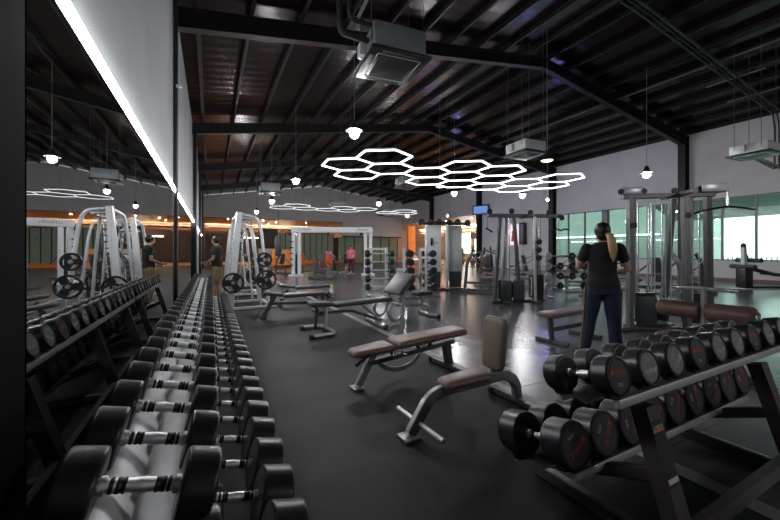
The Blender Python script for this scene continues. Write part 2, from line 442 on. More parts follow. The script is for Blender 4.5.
# added cove strips hidden behind fascias to brighten the wood ceiling
def ledrun(name, label, cat, p, q, w, h, m_, loc=(0, 0, 0), up=(0, 0, 1), chan='black'):
    t = thing(name, label, cat, loc)
    p, q = V(p), V(q); d = (q-p).normalized(); side = V(up).cross(d).normalized()
    MB().bar([p, q], w, h, up=up).build('diffuser', m_, t)
    off = side*0 - V(up)*(h*.75)
    MB().bar([p+off, q+off], w*1.1, h*.5, up=up).build('channel', M[chan], t)
    return t
ledrun('added_cove_strip', 'warm added cove strip along the top of the dark far back wall', 'light', (-.4, 46.25, 4.1), (16.6, 46.25, 4.1), .12, .05, M['addedcove'])
MB().box((8.1, 46.12, 4.05), (17, .03, .24)).build('fascia', M['darkwood'], bpy.data.objects['added_cove_strip'])
ledrun('added_cove_strip', 'warm added cove strip above the bright lobby windows on the right', 'light', (28.15, 24, 4.15), (28.15, 44, 4.15), .12, .05, M['addedcove'])
MB().box((28.02, 34, 4.1), (.03, 20, .24)).build('fascia', M['wood'], bpy.data.objects['added_cove_strip.001'])
t = ledrun('led_strip_light', 'thin warm white light line on the dark wall at the far back', 'light', (3.6, 46.4, 2.97), (9.6, 46.4, 2.97), .1, .06, M['lobbyled'])
n = 0
DL = thing('ceiling_downlight', 'x', 'light', (1.5, 38.2, 4.49), group='lobby ceiling downlights')
MB().lathe([(.11, 0), (.11, .012), (.08, .012), (.08, 0)], seg=20, cap=False).build('trim_ring', M['white'], DL)
MB().lathe([(0, .004), (.085, .004)], seg=20, cap=False).build('bulb', M['lobbylamp'], DL)
dls = [(1.5, 38.2), (3.2, 39.6), (4.8, 38.0), (6.4, 39.8), (3.0, 42.5), (6.0, 43), (9.5, 39), (13, 40), (22.3, 26), (22.3, 30), (22.3, 34), (25.5, 28), (25.5, 33)]
nm2 = ['far left corner', 'left, beside the corner', 'left, above the orange counter', 'left, above the white rig', 'deep left over the dark wall', 'deep centre over the dark wall', 'above the glass partition', 'above the barbell racks', 'right opening, nearest', 'right opening, second', 'right opening, farthest', 'right room, near the windows', 'right room, far side']
for i, (x, y) in enumerate(dls):
    o = DL if i == 0 else dup(DL, (x, y, 4.49))
    o['label'] = 'round warm downlight in the lobby wood ceiling, ' + nm2[i]
# orange counter, glass partition, dark red panel
t = thing('reception_counter', 'orange reception counter glowing behind the racks at the back', 'counter', (5.2, 29.3, 0))
MB().box((0, 0, .7), (1.7, .7, 1.4), bevel=.02).build('front', M['orangepaint'], t)
MB().box((0, 0, 1.43), (1.8, .8, .06), bevel=.01).build('top', M['wood'], t)
MB().box((0, -.36, .1), (1.6, .03, .14)).build('plinth', M['black'], t)
t = thing('boxing_bag', 'black hanging punch bag left of the white rig', 'punch bag', (3.55, 21.3, 0))
MB().lathe([(0, 1.0), (.17, 1.02), (.19, 1.08), (.19, 2.1), (.16, 2.2), (0, 2.22)], seg=20).build('bag', M['vinyl'], t)
MB().cyl((0, 0, 2.2), (0, 0, zroof(3.55)-.2), .012, seg=6).build('chain', M['steel'], t)
t = thing('glass_partition', 'partition of pale green panels with dark bars behind the white rig', 'partition', (9.2, 37.2, 0))
for i in range(9): MB().box((-2.6+i*.65, 0, 1.75), (.58, .05, 2.8)).build('panel', M['curtain'], t)
for i in range(10): MB().box((-2.925+i*.65, 0, 1.75), (.08, .1, 2.9)).build('mullion', M['black'], t)
MB().box((0, 0, .18), (5.95, .16, .34)).build('base', M['orangepaint'], t)
t = thing('wall_panel', 'dark red brown panel above the white shelf seen through the white rig', 'panel', (5.2, 37.4, 0))
MB().box((0, 0, 2.85), (1.9, .12, 1.6)).build('board', M['darkwood'], t)
MB().box((0, -.05, .8), (1.8, .5, 1.5), bevel=.02).build('cabinet', M['white'], t)
for i in range(3):
    MB().box((-.6+i*.6, -.31, 1.1), (.5, .02, .5)).build('door', M['print'], t)
struct('trim_91', MB().box((16.6, 37.6, 1.55), (7.4, .12, 2.9)), M['curtain'])
for i in range(7): struct(f'trim_{92+i}', MB().box((13.2+i*1.1, 36.4, 1.45), (.08, .1, 2.9)), M['darkwood'])
# windows of the right-hand room and its contents
mb = MB()
for i in range(4):
    t = thing('lobby_window', 'large bright lobby window, ' + ['nearest to the hall column', 'second from the hall column', 'third from the hall column', 'farthest from the hall column'][i], 'window', (28.27, 25.2+i*3.0, 1.0))
    mb = MB()
    for s in (-1, 1): mb.box((0, s*1.2, 1.3), (.06, .06, 2.6)); mb.box((0, 0, 1.3+s*1.3), (.06, 2.46, .06))
    mb.build('frame', M['steel'], t)
    MB().box((.01, 0, 1.3), (.02, 2.34, 2.54)).build('pane', M['daylit'] if 'daylit' in M else M.setdefault('daylit', emis('daylit pane', (.93, .98, 1), 1.5)), t)
t = thing('wall_panel', 'orange wall panel beside the lobby entrance on the right', 'panel', (21.3, 35.6, 0))
MB().box((0, 0, 2.6), (1.0, .2, 3.4)).build('board', M['orangepaint'], t)
t = thing('drum_lamp', 'large brown drum shade hanging in the right-hand lobby', 'lamp', (22.6, 25.6, 2.5))
MB().lathe([(.55, 0), (.6, .1), (.6, .55), (.58, .55), (.56, .1), (.52, .02), (.55, 0)], seg=28, cap=False).build('shade', M['wood'], t)
MB().cyl((0, 0, .5), (0, 0, 2.1), .015, seg=6).build('cord', M['black'], t)
def plant(loc, h, label, seed):
    rr = random.Random(seed)
    t = thing('potted_plant', label, 'plant', loc)
    MB().lathe([(0, 0), (.2, 0), (.28, .45), (.25, .45), (.23, .4), (0, .4)], seg=18).build('pot', M['pot'], t)
    mb = MB()
    for i in range(60):
        a = rr.uniform(0, 2*PI); l = rr.uniform(.3, .75)*h/1.6; b = rr.uniform(.1, 1.2)
        z0 = .4+rr.uniform(0, h*.5)
        d = V((math.cos(a)*math.sin(b), math.sin(a)*math.sin(b), math.cos(b)))
        p = V((0, 0, z0)); s = d.cross(V((0, 0, 1))).normalized()*.07
        q = p + d*l*.6; e = p + d*l - V((0, 0, .12*b))
        mb.quad(p, q+s, e, q-s)
    mb.build('foliage', M['plant'], t)
    MB().tube([(0, 0, .38), (.02, 0, .8), (0, .02, .4+h*.5)], .02, 6).build('stem', M['wood'], t)
plant((21.6, 25.0, 0), 1.9, 'leafy green plant in a pot left of the bright lobby window', 1)
plant((22.4, 27.5, 0), 1.7, 'leafy green plant in a pot behind the white cable tower', 2)
plant((21.5, 30.5, 0), 1.6, 'leafy green plant in a pot by the far lobby opening', 3)

# ------------------------------------------------ left side: black column, pole, mirrors, LED line
struct('trim_100', MB().box((-.82, .73, 3.2), (.44, 2.0, 6.4), bevel=.006), M['blackgloss'])
edges = [1.735, 2.95, 4.2, 5.45, 6.7, (7.695, 7.785), 11.5, 15.35]
edges = [e if isinstance(e, tuple) else (e, e) for e in edges]; edges = [(a[1], b[0]) for a, b in zip(edges, edges[1:])]
lab = ['tall wall mirror nearest the camera beside the black column', 'second wall mirror from the black column', 'third wall mirror from the black column', 'fourth wall mirror from the black column', 'fifth wall mirror, ending at the slim black pole', 'long wall mirror just beyond the slim black pole', 'farthest long wall mirror before the grey wall post']
for (a, b), l in zip(edges, lab):
    t = thing('wall_mirror', l, 'mirror', (-.63, (a+b)/2, .08), group='mirrors along the left wall')
    MB().box((.024, 0, 1.165), (.012, b-a-.004, 2.33)).build('mirror_glass', M['mirror'], t)
    MB().box((.005, 0, 1.165), (.02, b-a-.02, 2.31)).build('backing', M['black'], t)
for a, b, l in ((1.74, 7.68, 'bright white light line along the wall above the mirrors, near run'), (7.8, 29.0, 'bright white light line along the wall beyond the black pole')):
    t = thing('led_strip_light', l, 'light', (-.66, (a+b)/2, 2.475), group='light line above the mirrors')
    MB().box((.05, 0, 0), (.03, b-a, .075), bevel=.006).build('diffuser', M['led'], t)
    MB().box((.018, 0, 0), (.034, b-a, .06)).build('channel', M['steel2'], t)
t = thing('pole', 'slim black pole standing in front of the mirrors', 'pole', (-.6, 7.74, 0))
MB().cyl((0, 0, 0), (0, 0, zroof(-.6)-.02), .042, seg=12).build('shaft', M['black'], t)
MB().lathe([(0, 0), (.045, 0), (.045, .012), (.043, .015)], seg=16).build('base_plate', M['black'], t)
MB().box((.06, -.05, 4.45), (.1, .06, .05), tr(0, 0, 0), bevel=.01).build('clamp', M['white'], t)
for v, l in ((15.9, 'thin grey wall pipe just past the mirrors'), (18.5, 'thin grey wall pipe farther along the left wall')):
    t = thing('wall_pipe', l, 'pipe', (-.6, v, 0)); MB().cyl((0, 0, 0), (0, 0, 6.2), .04, seg=10).build('tube', M['steel2'], t); MB().box((-.03, 0, 3), (.05, .1, .04)).build('bracket', M['black'], t)

# ================================================================== CEILING THINGS
def pendant(x, y, z, label, m_='lamp', r=.16, shade='black'):
    t = thing('pendant_lamp', label, 'lamp', (x, y, z), group='ceiling pendant lamps')
    if m_ == 'lamp':
        MB().lathe([(.04, .09), (.19, .062), (.2, .07), (.1, .13), (.05, .3), (0, .3)], seg=22, cap=False).build('cap', M[shade], t)
        MB().ball((0, 0, 0), .105).build('bulb', M[m_], t)
        MB().cyl((0, 0, .28), (0, 0, zroof(x)-.2-z), .008, seg=6).build('cord', M['steel2'], t)
        return t
    if m_ != 'lampblue': MB().lathe([(r*1.02, 0), (r*1.1, .02), (r*.9, .1), (r*.45, .16), (r*.4, .3), (0, .3)], seg=22, cap=False).build('shade', M[shade], t)
    if m_ == 'lampblue':
        MB().ball((0, 0, 0), .06).build('bulb', M[m_], t); MB().cyl((0, 0, .05), (0, 0, zroof(x)-.2-z), .012, seg=6).build('stem', M['steel2'], t)
        return t
    MB().lathe([(0, -.035), (r*.5, -.03), (r*.85, -.012), (r, .004)], seg=22, cap=False).build('bulb', M[m_], t)
    MB().cyl((0, 0, .28), (0, 0, zroof(x)-.2-z), .008, seg=6).build('cord', M['steel2'], t)
    return t
for x, y, l, mm in [
    (2.87, 7.3, 'white pendant lamp hanging alone high above the middle benches', 'lamp'),
    (2.86, 13.3, 'white pendant lamp left of the hexagon lights, second from the camera', 'lamp'),
    (2.9, 19.4, 'white pendant lamp above the silver arched machine', 'lamp'),
    (2.75, 25.0, 'farthest white pendant lamp on the left, over the back wall', 'lamp'),
    (8.35, 17.5, 'white pendant lamp above the far hexagon lights', 'lamp'),
    (13.1, 22.5, 'white pendant lamp right of the far hexagon lights', 'lamp'),
    (8.36, 11.7, 'amber pendant lamp below the near hexagon lights', 'lampwarm'),
    (8.72, 6.87, 'amber pendant lamp beside the right ceiling unit', 'lampwarm'),
    (9.96, 12.8, 'white pendant lamp above the white cable tower', 'lamp'),
    (13.25, 11.8, 'white pendant lamp left of the blue lamp', 'lamp'),
    (15.4, 12.1, 'blue white pendant lamp near the wall column', 'lampblue'),
    (15.8, 21.1, 'blue white pendant lamp in front of the far black column', 'lampblue'),
    (13.4, 6.56, 'white pendant lamp on a long cord above the right cable station', 'lamp'),
    (6.2, -4.6, 'unseen white pendant lamp added behind the camera, left one', 'lamp'), (12.5, -3.6, 'unseen white pendant lamp added behind the camera, right one', 'lamp')]:  # last two lamps are added out of view to light the dumbbell ends
    pendant(x, y, 3.96, l, mm)

HS = .79; HA = HS*3**.5
def hexcluster(label, cells, base, ang, z, wd=.05, lm='hexled'):
    t = thing('hexagon_light', label, 'light', (base[0], base[1], z), ang, group='hexagon ceiling lights')
    seen = set()
    for i, j in cells:
        cx, cy = i*HA + j*HA/2, j*1.5*HS
        pts = [V((cx+HS*math.sin(R(60*q)), cy+HS*math.cos(R(60*q)), 0)) for q in range(6)]
        mb, hb = MB(), MB()
        for q in range(6):
            a, b = pts[q], pts[(q+1) % 6]; key = tuple(round(c, 1) for c in ((a+b)/2)[:2])
            if key in seen: continue
            seen.add(key)
            mb.bar([a, b], wd, .03, up=(0, 0, 1))
            hb.bar([a+V((0, 0, .035)), b+V((0, 0, .035))], .058, .04, up=(0, 0, 1))
        o = mb.build('hexagon_tube', M[lm], t); hb.build('housing', M['black'], o)
    rr = random.Random(3)
    for i, j in cells[::2]:
        cx, cy = i*HA + j*HA/2, j*1.5*HS+HS
        w = rotz(ang) @ V((cx, cy, 0)); h = zroof(base[0]+w.x)-.2-z
        MB().cyl((cx, cy, .05), (cx, cy, h), .005, seg=5).build('suspension_wire', M['steel'], t)
    return t
hexcluster('large cluster of white hexagon lights hanging over the middle of the hall', [(0, 0), (1, -1), (0, 1), (1, 0), (2, 0), (2, 1), (3, -1), (3, 0), (3, 1), (4, -1), (4, 0), (4, 1), (5, 0), (5, 1), (6, -1), (6, 0)], (3.66, 9.85), R(-3.8), 3.92)
hexcluster('smaller far cluster of white hexagon lights in front of the back wall', [(0, 0), (-1, 1), (0, 1), (1, 1), (2, 0), (3, 0), (2, 1), (4, 1), (5, 0), (5, 1)], (4.4, 20.1), R(-3.8), 3.92, .036, 'hexled2')

def cassette(x, y, z, ang, label, side='acwhite', hang=True, bh=.4, s=.93):
    t = thing('ceiling_air_conditioner', label, 'air conditioner', (x, y, z), ang)
    b = s*.86
    MB().box((0, 0, .06+bh/2), (b, b, bh), bevel=.015).build('casing', M[side], t)
    pn = MB().box((0, 0, .03), (s, s, .06), bevel=.02).build('panel', M['black'], t)
    MB().bar([(x_*s*.36, y_*s*.36, -.004) for x_, y_ in ((-1, -1), (1, -1), (1, 1), (-1, 1))], .012, .008, up=(0, 0, 1), closed=True).build('trim_line', M['offwhite'], pn)
    mb = MB()
    for i in range(14): mb.box((0, -.3*s+i*.6*s/13, -.003), (.6*s, .008, .006))
    mb.build('grille', M['black'], pn)
    for q in range(4):
        a = rotz(q*PI/2); MB().box((0, .445*s, -.003), (.62*s, .05, .006), a).build('louver', M['black'], pn)
    MB().box((-.36*s, 0, -.006), (.02, .09, .008)).build('badge', M['print'], pn)
    MB().box((-b/2-.05, .12, .06+bh*.5), (.1, .16, .2), bevel=.01).build('control_box', M['offwhite'], t)
    for sx in (-1, 1):
        for sy in (-1, 1):
            w = rotz(ang) @ V((sx*b*.5, sy*b*.35, 0))
            h = zroof(x+w.x)-.18-z
            MB().cyl((sx*(b*.5+.02), sy*b*.35, .2), (sx*(b*.5+.02), sy*b*.35, h), .007, seg=6).build('hanger_rod', M['steel'], t)
    return t
cassette(2.62, 5.02, 4.30, R(-6), 'large ceiling air conditioner with black grille hanging in front of the first beam', s=.98)
cassette(8.43, 7.4, 4.2, R(-4), 'ceiling air conditioner with bright side right of the hexagon lights', 'acbright', bh=.3)
cassette(14.7, 4.25, 4.2, R(-4), 'ceiling air conditioner at the far right beside the green pipes', 'acbright', s=1.0, bh=.28)
cassette(2.6, 17.9, 4.15, R(-4), 'ceiling air conditioner above the silver arched machine', 'acwhite', s=1.0)
cassette(7.9, 13.6, 4.2, R(-4), 'ceiling air conditioner behind the near hexagon lights', 'acwhite')
cassette(12.3, 24.4, 4.1, R(-4), 'ceiling air conditioner below the far hexagon lights', 'acwhite', s=1.1)
cassette(7.6, 22.5, 4.2, R(-4), 'ceiling air conditioner between the far pendant lamps', 'acwhite', s=1.0)

def pipe(name, label, cat, pts, r, m_, rad=.12, clips=()):
    t = thing(name, label, cat, pts[0])
    o = V(pts[0]); P = [V(p)-o for p in pts]
    MB().tube(fillet(P, rad), r, 10).build('tube', M[m_], t)
    for c in clips:
        c = V(c)-o; MB().box(c, (r*3, r*3, .03)).build('clip', M['steel'], t)
    return t
zr = zroof(2.1)-.25
pipe('refrigerant_pipe', 'thick black insulated pipe dropping from the roof to the large air conditioner', 'pipe', [(1.60, 4.62, zroof(1.6)-.03), (1.60, 4.62, 4.38), (2.1, 4.8, 4.5)], .045, 'pipe')
pipe('refrigerant_pipe', 'thinner black pipe beside the thick one above the air conditioner', 'pipe', [(1.68, 4.46, zroof(1.68)-.03), (1.68, 4.46, 4.5), (2.08, 4.62, 4.62)], .03, 'pipe')
pipe('conduit', 'short silver conduit above the large air conditioner', 'pipe', [(2.1, 3.7, zroof(2.1)-.03), (2.0, 3.85, 5.2), (1.84, 4.15, 4.68), (1.76, 4.34, 4.46)], .022, 'silverdk')
for i, (dv, r, mm, l) in enumerate([(0, .035, 'greenpipe', 'green pipe under the right roof slope, nearest of the bundle'), (.12, .025, 'pipe', 'dark pipe in the middle of the bundle under the right roof slope'), (.24, .03, 'greenpipe', 'green pipe at the back of the bundle under the right roof slope')]):
    pipe('roof_pipe', l, 'pipe', [(9.5, 5.0+dv, zroof(9.5)-.3), (10.3, 5.0+dv, 7.78), (19.9, 5.0+dv, zroof(19.9)-.3), (20.1, 5.0+dv, zroof(20.1)-.8), (20.1, 5.0+dv, 4.6), (15.4, 4.6+dv*.3, 4.45)], r, mm)
t = thing('pipe_bracket', 'long thin crossbar holding the pipe bundle, left one', 'bracket', (15.9, 5.1, zroof(15.9)-.34)); MB().box((0, 0, 0), (.04, 1.5, .03)).build('bar', M['silverdk'], t); MB().cyl((0, .6, 0), (0, .6, .14), .008, seg=6).build('rod', M['steel'], t)
t = thing('pipe_bracket', 'long thin crossbar holding the pipe bundle, right one', 'bracket', (17.6, 5.1, zroof(17.6)-.34)); MB().box((0, 0, 0), (.04, 1.5, .03)).build('bar', M['silverdk'], t); MB().cyl((0, .6, 0), (0, .6, .14), .008, seg=6).build('rod', M['steel'], t)
pipe('sprinkler_pipe', 'long dark sprinkler pipe running lengthwise under the right roof slope', 'pipe', [(14.6, 1.0, zroof(14.6)-.28), (14.6, 30, zroof(14.6)-.28)], .035, 'steel')
t = thing('tube_fixture', 'unlit pale tube fixture under the roof at the top right', 'light', (12.6, 3.0, zroof(12.6)-.42))
MB().box((0, 0, 0), (.5, .08, .05), roty(math.atan((ZR-7.03)/10.1)), bevel=.01).build('tube', M['silverdk'], t); MB().cyl((0, 0, 0), (0, 0, .24), .012, seg=6).build('stem', M['steel'], t)
# screens, poster, speaker
t = thing('ceiling_screen', 'small screen glowing blue under the pendant lamps at the dark column', 'screen', (19.95, 22.1, 4.75), R(18))
MB().box((0, 0, 0), (.12, 1.5, .8), bevel=.01).build('case', M['black'], t); MB().box((-.065, 0, 0), (.01, 1.3, .6)).build('display', M['screen'], t)
MB().box((.2, 0, .1), (.3, .06, .06)).build('mount', M['black'], t)
t = thing('wall_poster', 'pale pink poster with a dark figure on the white wall', 'poster', (20.37, 19.0, 2.55))
MB().box((0, 0, 0), (.02, .95, 1.55)).build('sheet', M['poster'], t)
mb = MB(); mb.ball((-.012, .05, .2), (.006, .12, .12)); mb.prism([(-.2, -.5), (.25, -.5), (.12, .1), (-.1, .1)], .006, tr(-.018, 0, 0) @ Matrix(((0, 0, 1, 0), (1, 0, 0, 0), (0, 1, 0, 0), (0, 0, 0, 1)))); mb.build('printed_figure', M['red'], t)
t = thing('wall_speaker', 'tall black speaker beside the pink poster', 'speaker', (20.25, 18.0, 2.6))
MB().box((0, 0, 0), (.3, .46, 1.6), bevel=.02).build('cabinet', M['black'], t); MB().box((-.155, 0, 0), (.01, .38, 1.4)).build('grille', M['steel'], t)
# ================================================================== DUMBBELLS AND RACKS
def dumbbell_meshes(Rr, Lh, grip, seed):
    b = .012
    hm = MB().lathe([(0, 0), (Rr-.02, 0), (Rr-.010, .0005), (Rr-.007, .001), (Rr-.002, .004), (Rr, .009), (Rr, .012), (Rr, Lh-.012), (Rr, Lh-.009), (Rr-.0015, Lh-.004), (Rr-.005, Lh-.0005), (Rr-.008, Lh), (Rr-.012, Lh), (Rr-.014, Lh-.003), (Rr-.02, Lh-.003), (0, Lh-.003)], seg=32).mesh('head', M['rubber'])
    g = grip/2
    prof = [(.0135, -g-.004), (.021, -g), (.021, -g+.012), (.0155, -g+.014), (.0155, -g+.026), (.0165, -g+.028), (.0165, -g+.032), (.0155, -g+.034), (.0155, -.02), (.0175, -.006), (.0175, .006), (.0155, .02), (.0155, g-.034), (.0165, g-.032), (.0165, g-.028), (.0155, g-.026), (.0155, g-.014), (.021, g-.012), (.021, g), (.0135, g+.004)]
    km = MB().lathe(prof, seg=18).mesh('handle', M['knurl'])
    rm = MB().lathe([(.016, -.017), (.0176, -.015), (.0176, -.010), (.0162, -.008), (.0162, -.003), (.0176, -.001), (.0176, .004), (.0162, .006), (.0162, .010), (.0176, .012), (.0176, .016), (.016, .017)], seg=18).mesh('handle_ring', M['black'])
    fm = MB().lathe([(0, 0), (Rr-.019, 0), (Rr-.019, .0012), (0, .0012)], seg=32).mesh('face_disc', M['rubberface'] if Rr > .09 or seed == 3 else M['greyface'])
    wm = strokes(MB(), Rr*1.05, Rr*.2, 7, tr(0, Rr*.18, 0), seed)
    for q in range(3): wm.prism([(-Rr*.68+q*.3*Rr*.2, Rr*.06), (-Rr*.6+q*.3*Rr*.2, Rr*.06), (-Rr*.52+q*.05*Rr, Rr*.34)], .001)
    wm = wm.mesh('brand_lettering', M['red'] if Rr > .09 or seed == 3 else M['print'])
    nm = strokes(MB(), Rr*.42, Rr*.17, 4, tr(0, -Rr*.42, 0), seed+5).mesh('weight_number', M['print'])
    return hm, km, rm, fm, wm, nm
YUP = rotx(-PI/2)                                       # local Z -> +Y
def make_dumbbell(Rr, Lh, grip, seed):
    me = dumbbell_meshes(Rr, Lh, grip, seed)
    t = thing('dumbbell', 'x', 'dumbbell')
    for s in (1, -1):
        h = obj('head', me[0], t); h.location = (0, s*grip/2, Rr); h.rotation_euler = (-PI/2*s, 0, 0)
        sp = (seed*37 % 7)*.5
        for nmn, q, off in (('face_disc', 3, Lh-.003), ('brand_lettering', 4, Lh-.0018), ('weight_number', 5, Lh-.0018)):
            f = obj(nmn, me[q], h); f.location = (0, 0, off); f.rotation_euler = (0, 0, sp + (PI if s < 0 else 0))
            if q == 4: f['label'] = 'red lettering' if Rr > .09 or seed == 3 else 'pale lettering'
            if q == 5: f['label'] = 'pale number'
    k = obj('handle', me[1], t, 'knurled chrome handle'); k.location = (0, 0, Rr); k.rotation_euler = (-PI/2, 0, 0)
    for s in (-1, 1): r = obj('handle_ring', me[2], k); r.location = (0, 0, s*(grip/2-.036))
    return t

TILT = R(14.5)
RU, RL = .083, .108
ZU, ZL, YL = .755, .355, .235
def Tm(y0, zc): return tr(0, y0, zc) @ rotx(-TILT)      # tilted frame of one tier, front end lower
def tier_profile(mb, L, Rr, m, hw):
    d = Rr + .006
    def strip(pts):
        # thin sheet following pts (y,z), run along X
        th = .004
        poly = pts + [(y, z-th) for y, z in pts[::-1]]
        a = Matrix(((0, 0, 1, 0), (1, 0, 0, 0), (0, 1, 0, 0), (0, 0, 0, 1)))
        mb.prism(poly, L, m @ tr(-L/2, 0, 0) @ a)
    strip([(-hw, -d-.03), (-hw, -d), (-.085, -d), (-.06, -d-.004), (0, -d-.035)])
    strip([(0, -d-.035), (.06, -d-.004), (.085, -d), (hw, -d), (hw, -d-.03)])
    return mb
def make_rack(label, n, pitch, loc, rz, legs, hwU=.15, hwL=.19, gripU=.165, LhU=.08, gripL=.165, LhL=.12, sticker=True, traym='tray'):
    L = (n-1)*pitch + .06
    t = thing('dumbbell_rack', label, 'rack', loc, rz)
    mU, mL = Tm(0, ZU), Tm(YL, ZL)
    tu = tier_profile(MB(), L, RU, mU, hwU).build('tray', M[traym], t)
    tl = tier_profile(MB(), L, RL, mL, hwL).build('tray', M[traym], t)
    for m_, hw, d, par in ((mU, hwU, RU+.006, tu), (mL, hwL, RL+.006, tl)):
        for s in (-1, 1):
            MB().box((0, s*(hw-.012), -d-.022), (L, .03, .035), m_, bevel=.004).build('rail', M['rail'], par)
    sm = {}
    for key, Rr, g, lh in (('U', RU, gripU, LhU), ('L', RL, gripL, LhL)):
        mb = MB(); pts = []
        a = Matrix(((1, 0, 0, 0), (0, 0, 1, 0), (0, 1, 0, 0), (0, 0, 0, 1)))
        ri = Rr + .002
        inner = [(ri*math.sin(R(q)), -ri*math.cos(R(q))) for q in range(-36, 37, 9)]
        poly = inner + [(ri*math.sin(R(36))+.008, -ri*math.cos(R(36))), (ri*.5, -Rr-.005), (-ri*.5, -Rr-.005), (-ri*math.sin(R(36))-.008, -ri*math.cos(R(36)))]
        mb.prism(poly, .035, tr(0, -.0175, 0) @ a)
        sm[key] = mb.mesh('saddle', M['black'])
    for i in range(n):
        x = -L/2 + .03 + pitch*i
        for key, m_, g, lh, par in (('U', mU, gripU, LhU, tu), ('L', mL, gripL, LhL, tl)):
            for s in (-1, 1):
                o = obj('saddle', sm[key], par)
                o.matrix_local = m_ @ tr(x, s*(g/2+lh*.5), 0)
    for q, x in enumerate(legs):
        lg = MB().bar([(x, -.135, ZU-.135), (x, -.345, .02)], .10, .07, up=(1, 0, 0)) if False else MB()
        p0, p1 = V((x, -.14, ZU-RU-.05)), V((x, -.305, .05))
        lg.sweep([p1, p0], [(-.045, -.035), (.045, -.035), (.045, .035), (-.045, .035)], up=(0, 1, 0))
        lo = lg.build('leg', M['rack'], t)
        d = (p0-p1).normalized()
        if sticker and q == 0:
            fm = Matrix((((1), 0, 0, 0), (0, d.y, -d.z*0 - abs(d.z), 0), (0, d.z, d.y, 0), (0, 0, 0, 1)))
            # plate on the rear face: X across, Y up the leg, Z outwards (-y)
            nrm = V((0, -d.z, d.y))
            fm = Matrix(((1, 0, nrm.x, 0), (0, d.y, nrm.y, 0), (0, d.z, nrm.z, 0), (0, 0, 0, 1)))
            c = p0 - d*.10 + nrm*.036
            MB().box((0, 0, 0), (.082, .26, .0008), tr(*(p0-d*.19+nrm*.0354)) @ fm).build('black_decal', M['black'], lo)
            MB().box((0, 0, 0), (.084, .009, .001), tr(*c) @ fm).build('orange_line', M['orange'], lo)
            strokes(MB(), .08, .016, 9, tr(*(c+d*.014)) @ fm, 4).build('lettering', M['print'], lo)
            MB().box((0, 0, 0), (.076, .02, .001), tr(*(p0-d*.295+nrm*.0362)) @ fm).build('white_label', M['print'], lo)
        MB().box((x, .045, .03), (.06, .77, .06), bevel=.006).build('foot', M['rack'], t)
        # arm that carries the lower tray
        MB().bar([(x, -.24, .36), (x, YL+.12, ZL-RL-.145+.0)], .06, .05, up=(1, 0, 0)).build('arm', M['rack'], t)
    MB().box(((legs[0]+legs[-1])/2, -.29, .12), (legs[-1]-legs[0], .04, .08)).build('cross_beam', M['rack'], t)
    xs = [-L/2 + .03 + pitch*i for i in range(n)]
    return t, xs
protos = {}
def place_dumbbells(rack_loc, rz, xs, tier, labels, group, gripU=.165):
    c, s = math.cos(rz), math.sin(rz)
    Rr, y0, z0 = (RU, 0, ZU) if tier == 'U' else (RL, YL, ZL)
    for i, (x, l) in enumerate(zip(xs, labels)):
        key = (tier, i % 3)
        # bottom point of the dumbbell in the tilted frame
        p = Tm(y0, z0) @ V((x, 0, -Rr))
        loc = (rack_loc[0]+c*p.x-s*p.y, rack_loc[1]+s*p.x+c*p.y, rack_loc[2]+p.z)
        if key not in protos:
            protos[key] = make_dumbbell(Rr, .08 if tier == 'U' else .12, .165, 3+i % 3*4 + (tier == 'L'))
            o = protos[key]
        else: o = copy_tree(protos[key])
        o.location = loc; o.rotation_euler = (-TILT, 0, rz); o['label'] = l; o['group'] = group
PITCH = .2335
# right rack: seen from its back, dumbbell ends towards the camera
NR = 9
loc = (1.525 - .03 + ((NR-1)*PITCH+.06)/2, 1.005, 0)
rk, xs = make_rack('dark two-tier dumbbell rack in the right foreground with a lettered leg', NR, PITCH, loc, 0, [-.72, .56], traym='rack')  # darker tray steel: the weaker light on this rack put into its colour
place_dumbbells(loc, 0, xs, 'U', [f'black round dumbbell on the upper tier of the right rack, {ORD[i] if i else "first"} from its left end' for i in range(NR)], 'upper dumbbells on the right rack')
place_dumbbells(loc, 0, xs, 'L', [f'big black dumbbell on the lower tier of the right rack, {ORD[i] if i else "first"} from its left end' for i in range(NR)], 'lower dumbbells on the right rack')
# left racks along the mirrors
N1, N2 = 20, 11
y1 = 1.02 - .03
l1 = (-.15, y1 + ((N1-1)*PITCH+.06)/2, 0); rzL = -PI/2
rk, xs = make_rack('long dark dumbbell rack along the mirrors in the left foreground', N1, PITCH, l1, rzL, [-1.9, -.65, .65, 1.9], sticker=False)
xs = xs[::-1]                                     # local -X end is the far end
place_dumbbells(l1, rzL, xs, 'U', [f'black round dumbbell on the upper tier of the left rack, {ORD[i]} to the camera' if i == 0 else f'black round dumbbell on the upper tier of the left rack, {ORD[i]} from the near end' for i in range(N1)], 'upper dumbbells on the long left rack')
place_dumbbells(l1, rzL, xs, 'L', [f'big black dumbbell on the lower tier of the left rack, {ORD[i]} to the camera' if i == 0 else f'big black dumbbell on the lower tier of the left rack, {ORD[i]} from the near end' for i in range(N1)], 'lower dumbbells on the long left rack')
y2 = l1[1] + ((N1-1)*PITCH+.06)/2 + .25
l2 = (-.15, y2 + ((N2-1)*PITCH+.06)/2, 0)
rk, xs = make_rack('shorter dumbbell rack along the mirrors beyond the long one', N2, PITCH, l2, rzL, [-.95, .95], sticker=False)
xs = xs[::-1]
place_dumbbells(l2, rzL, xs, 'U', [f'dumbbell on the upper tier of the far left rack, {ORD[i] if i else "first"} from its near end' for i in range(N2)], 'upper dumbbells on the far left rack')
place_dumbbells(l2, rzL, xs, 'L', [f'dumbbell on the lower tier of the far left rack, {ORD[i] if i else "first"} from its near end' for i in range(N2)], 'lower dumbbells on the far left rack')

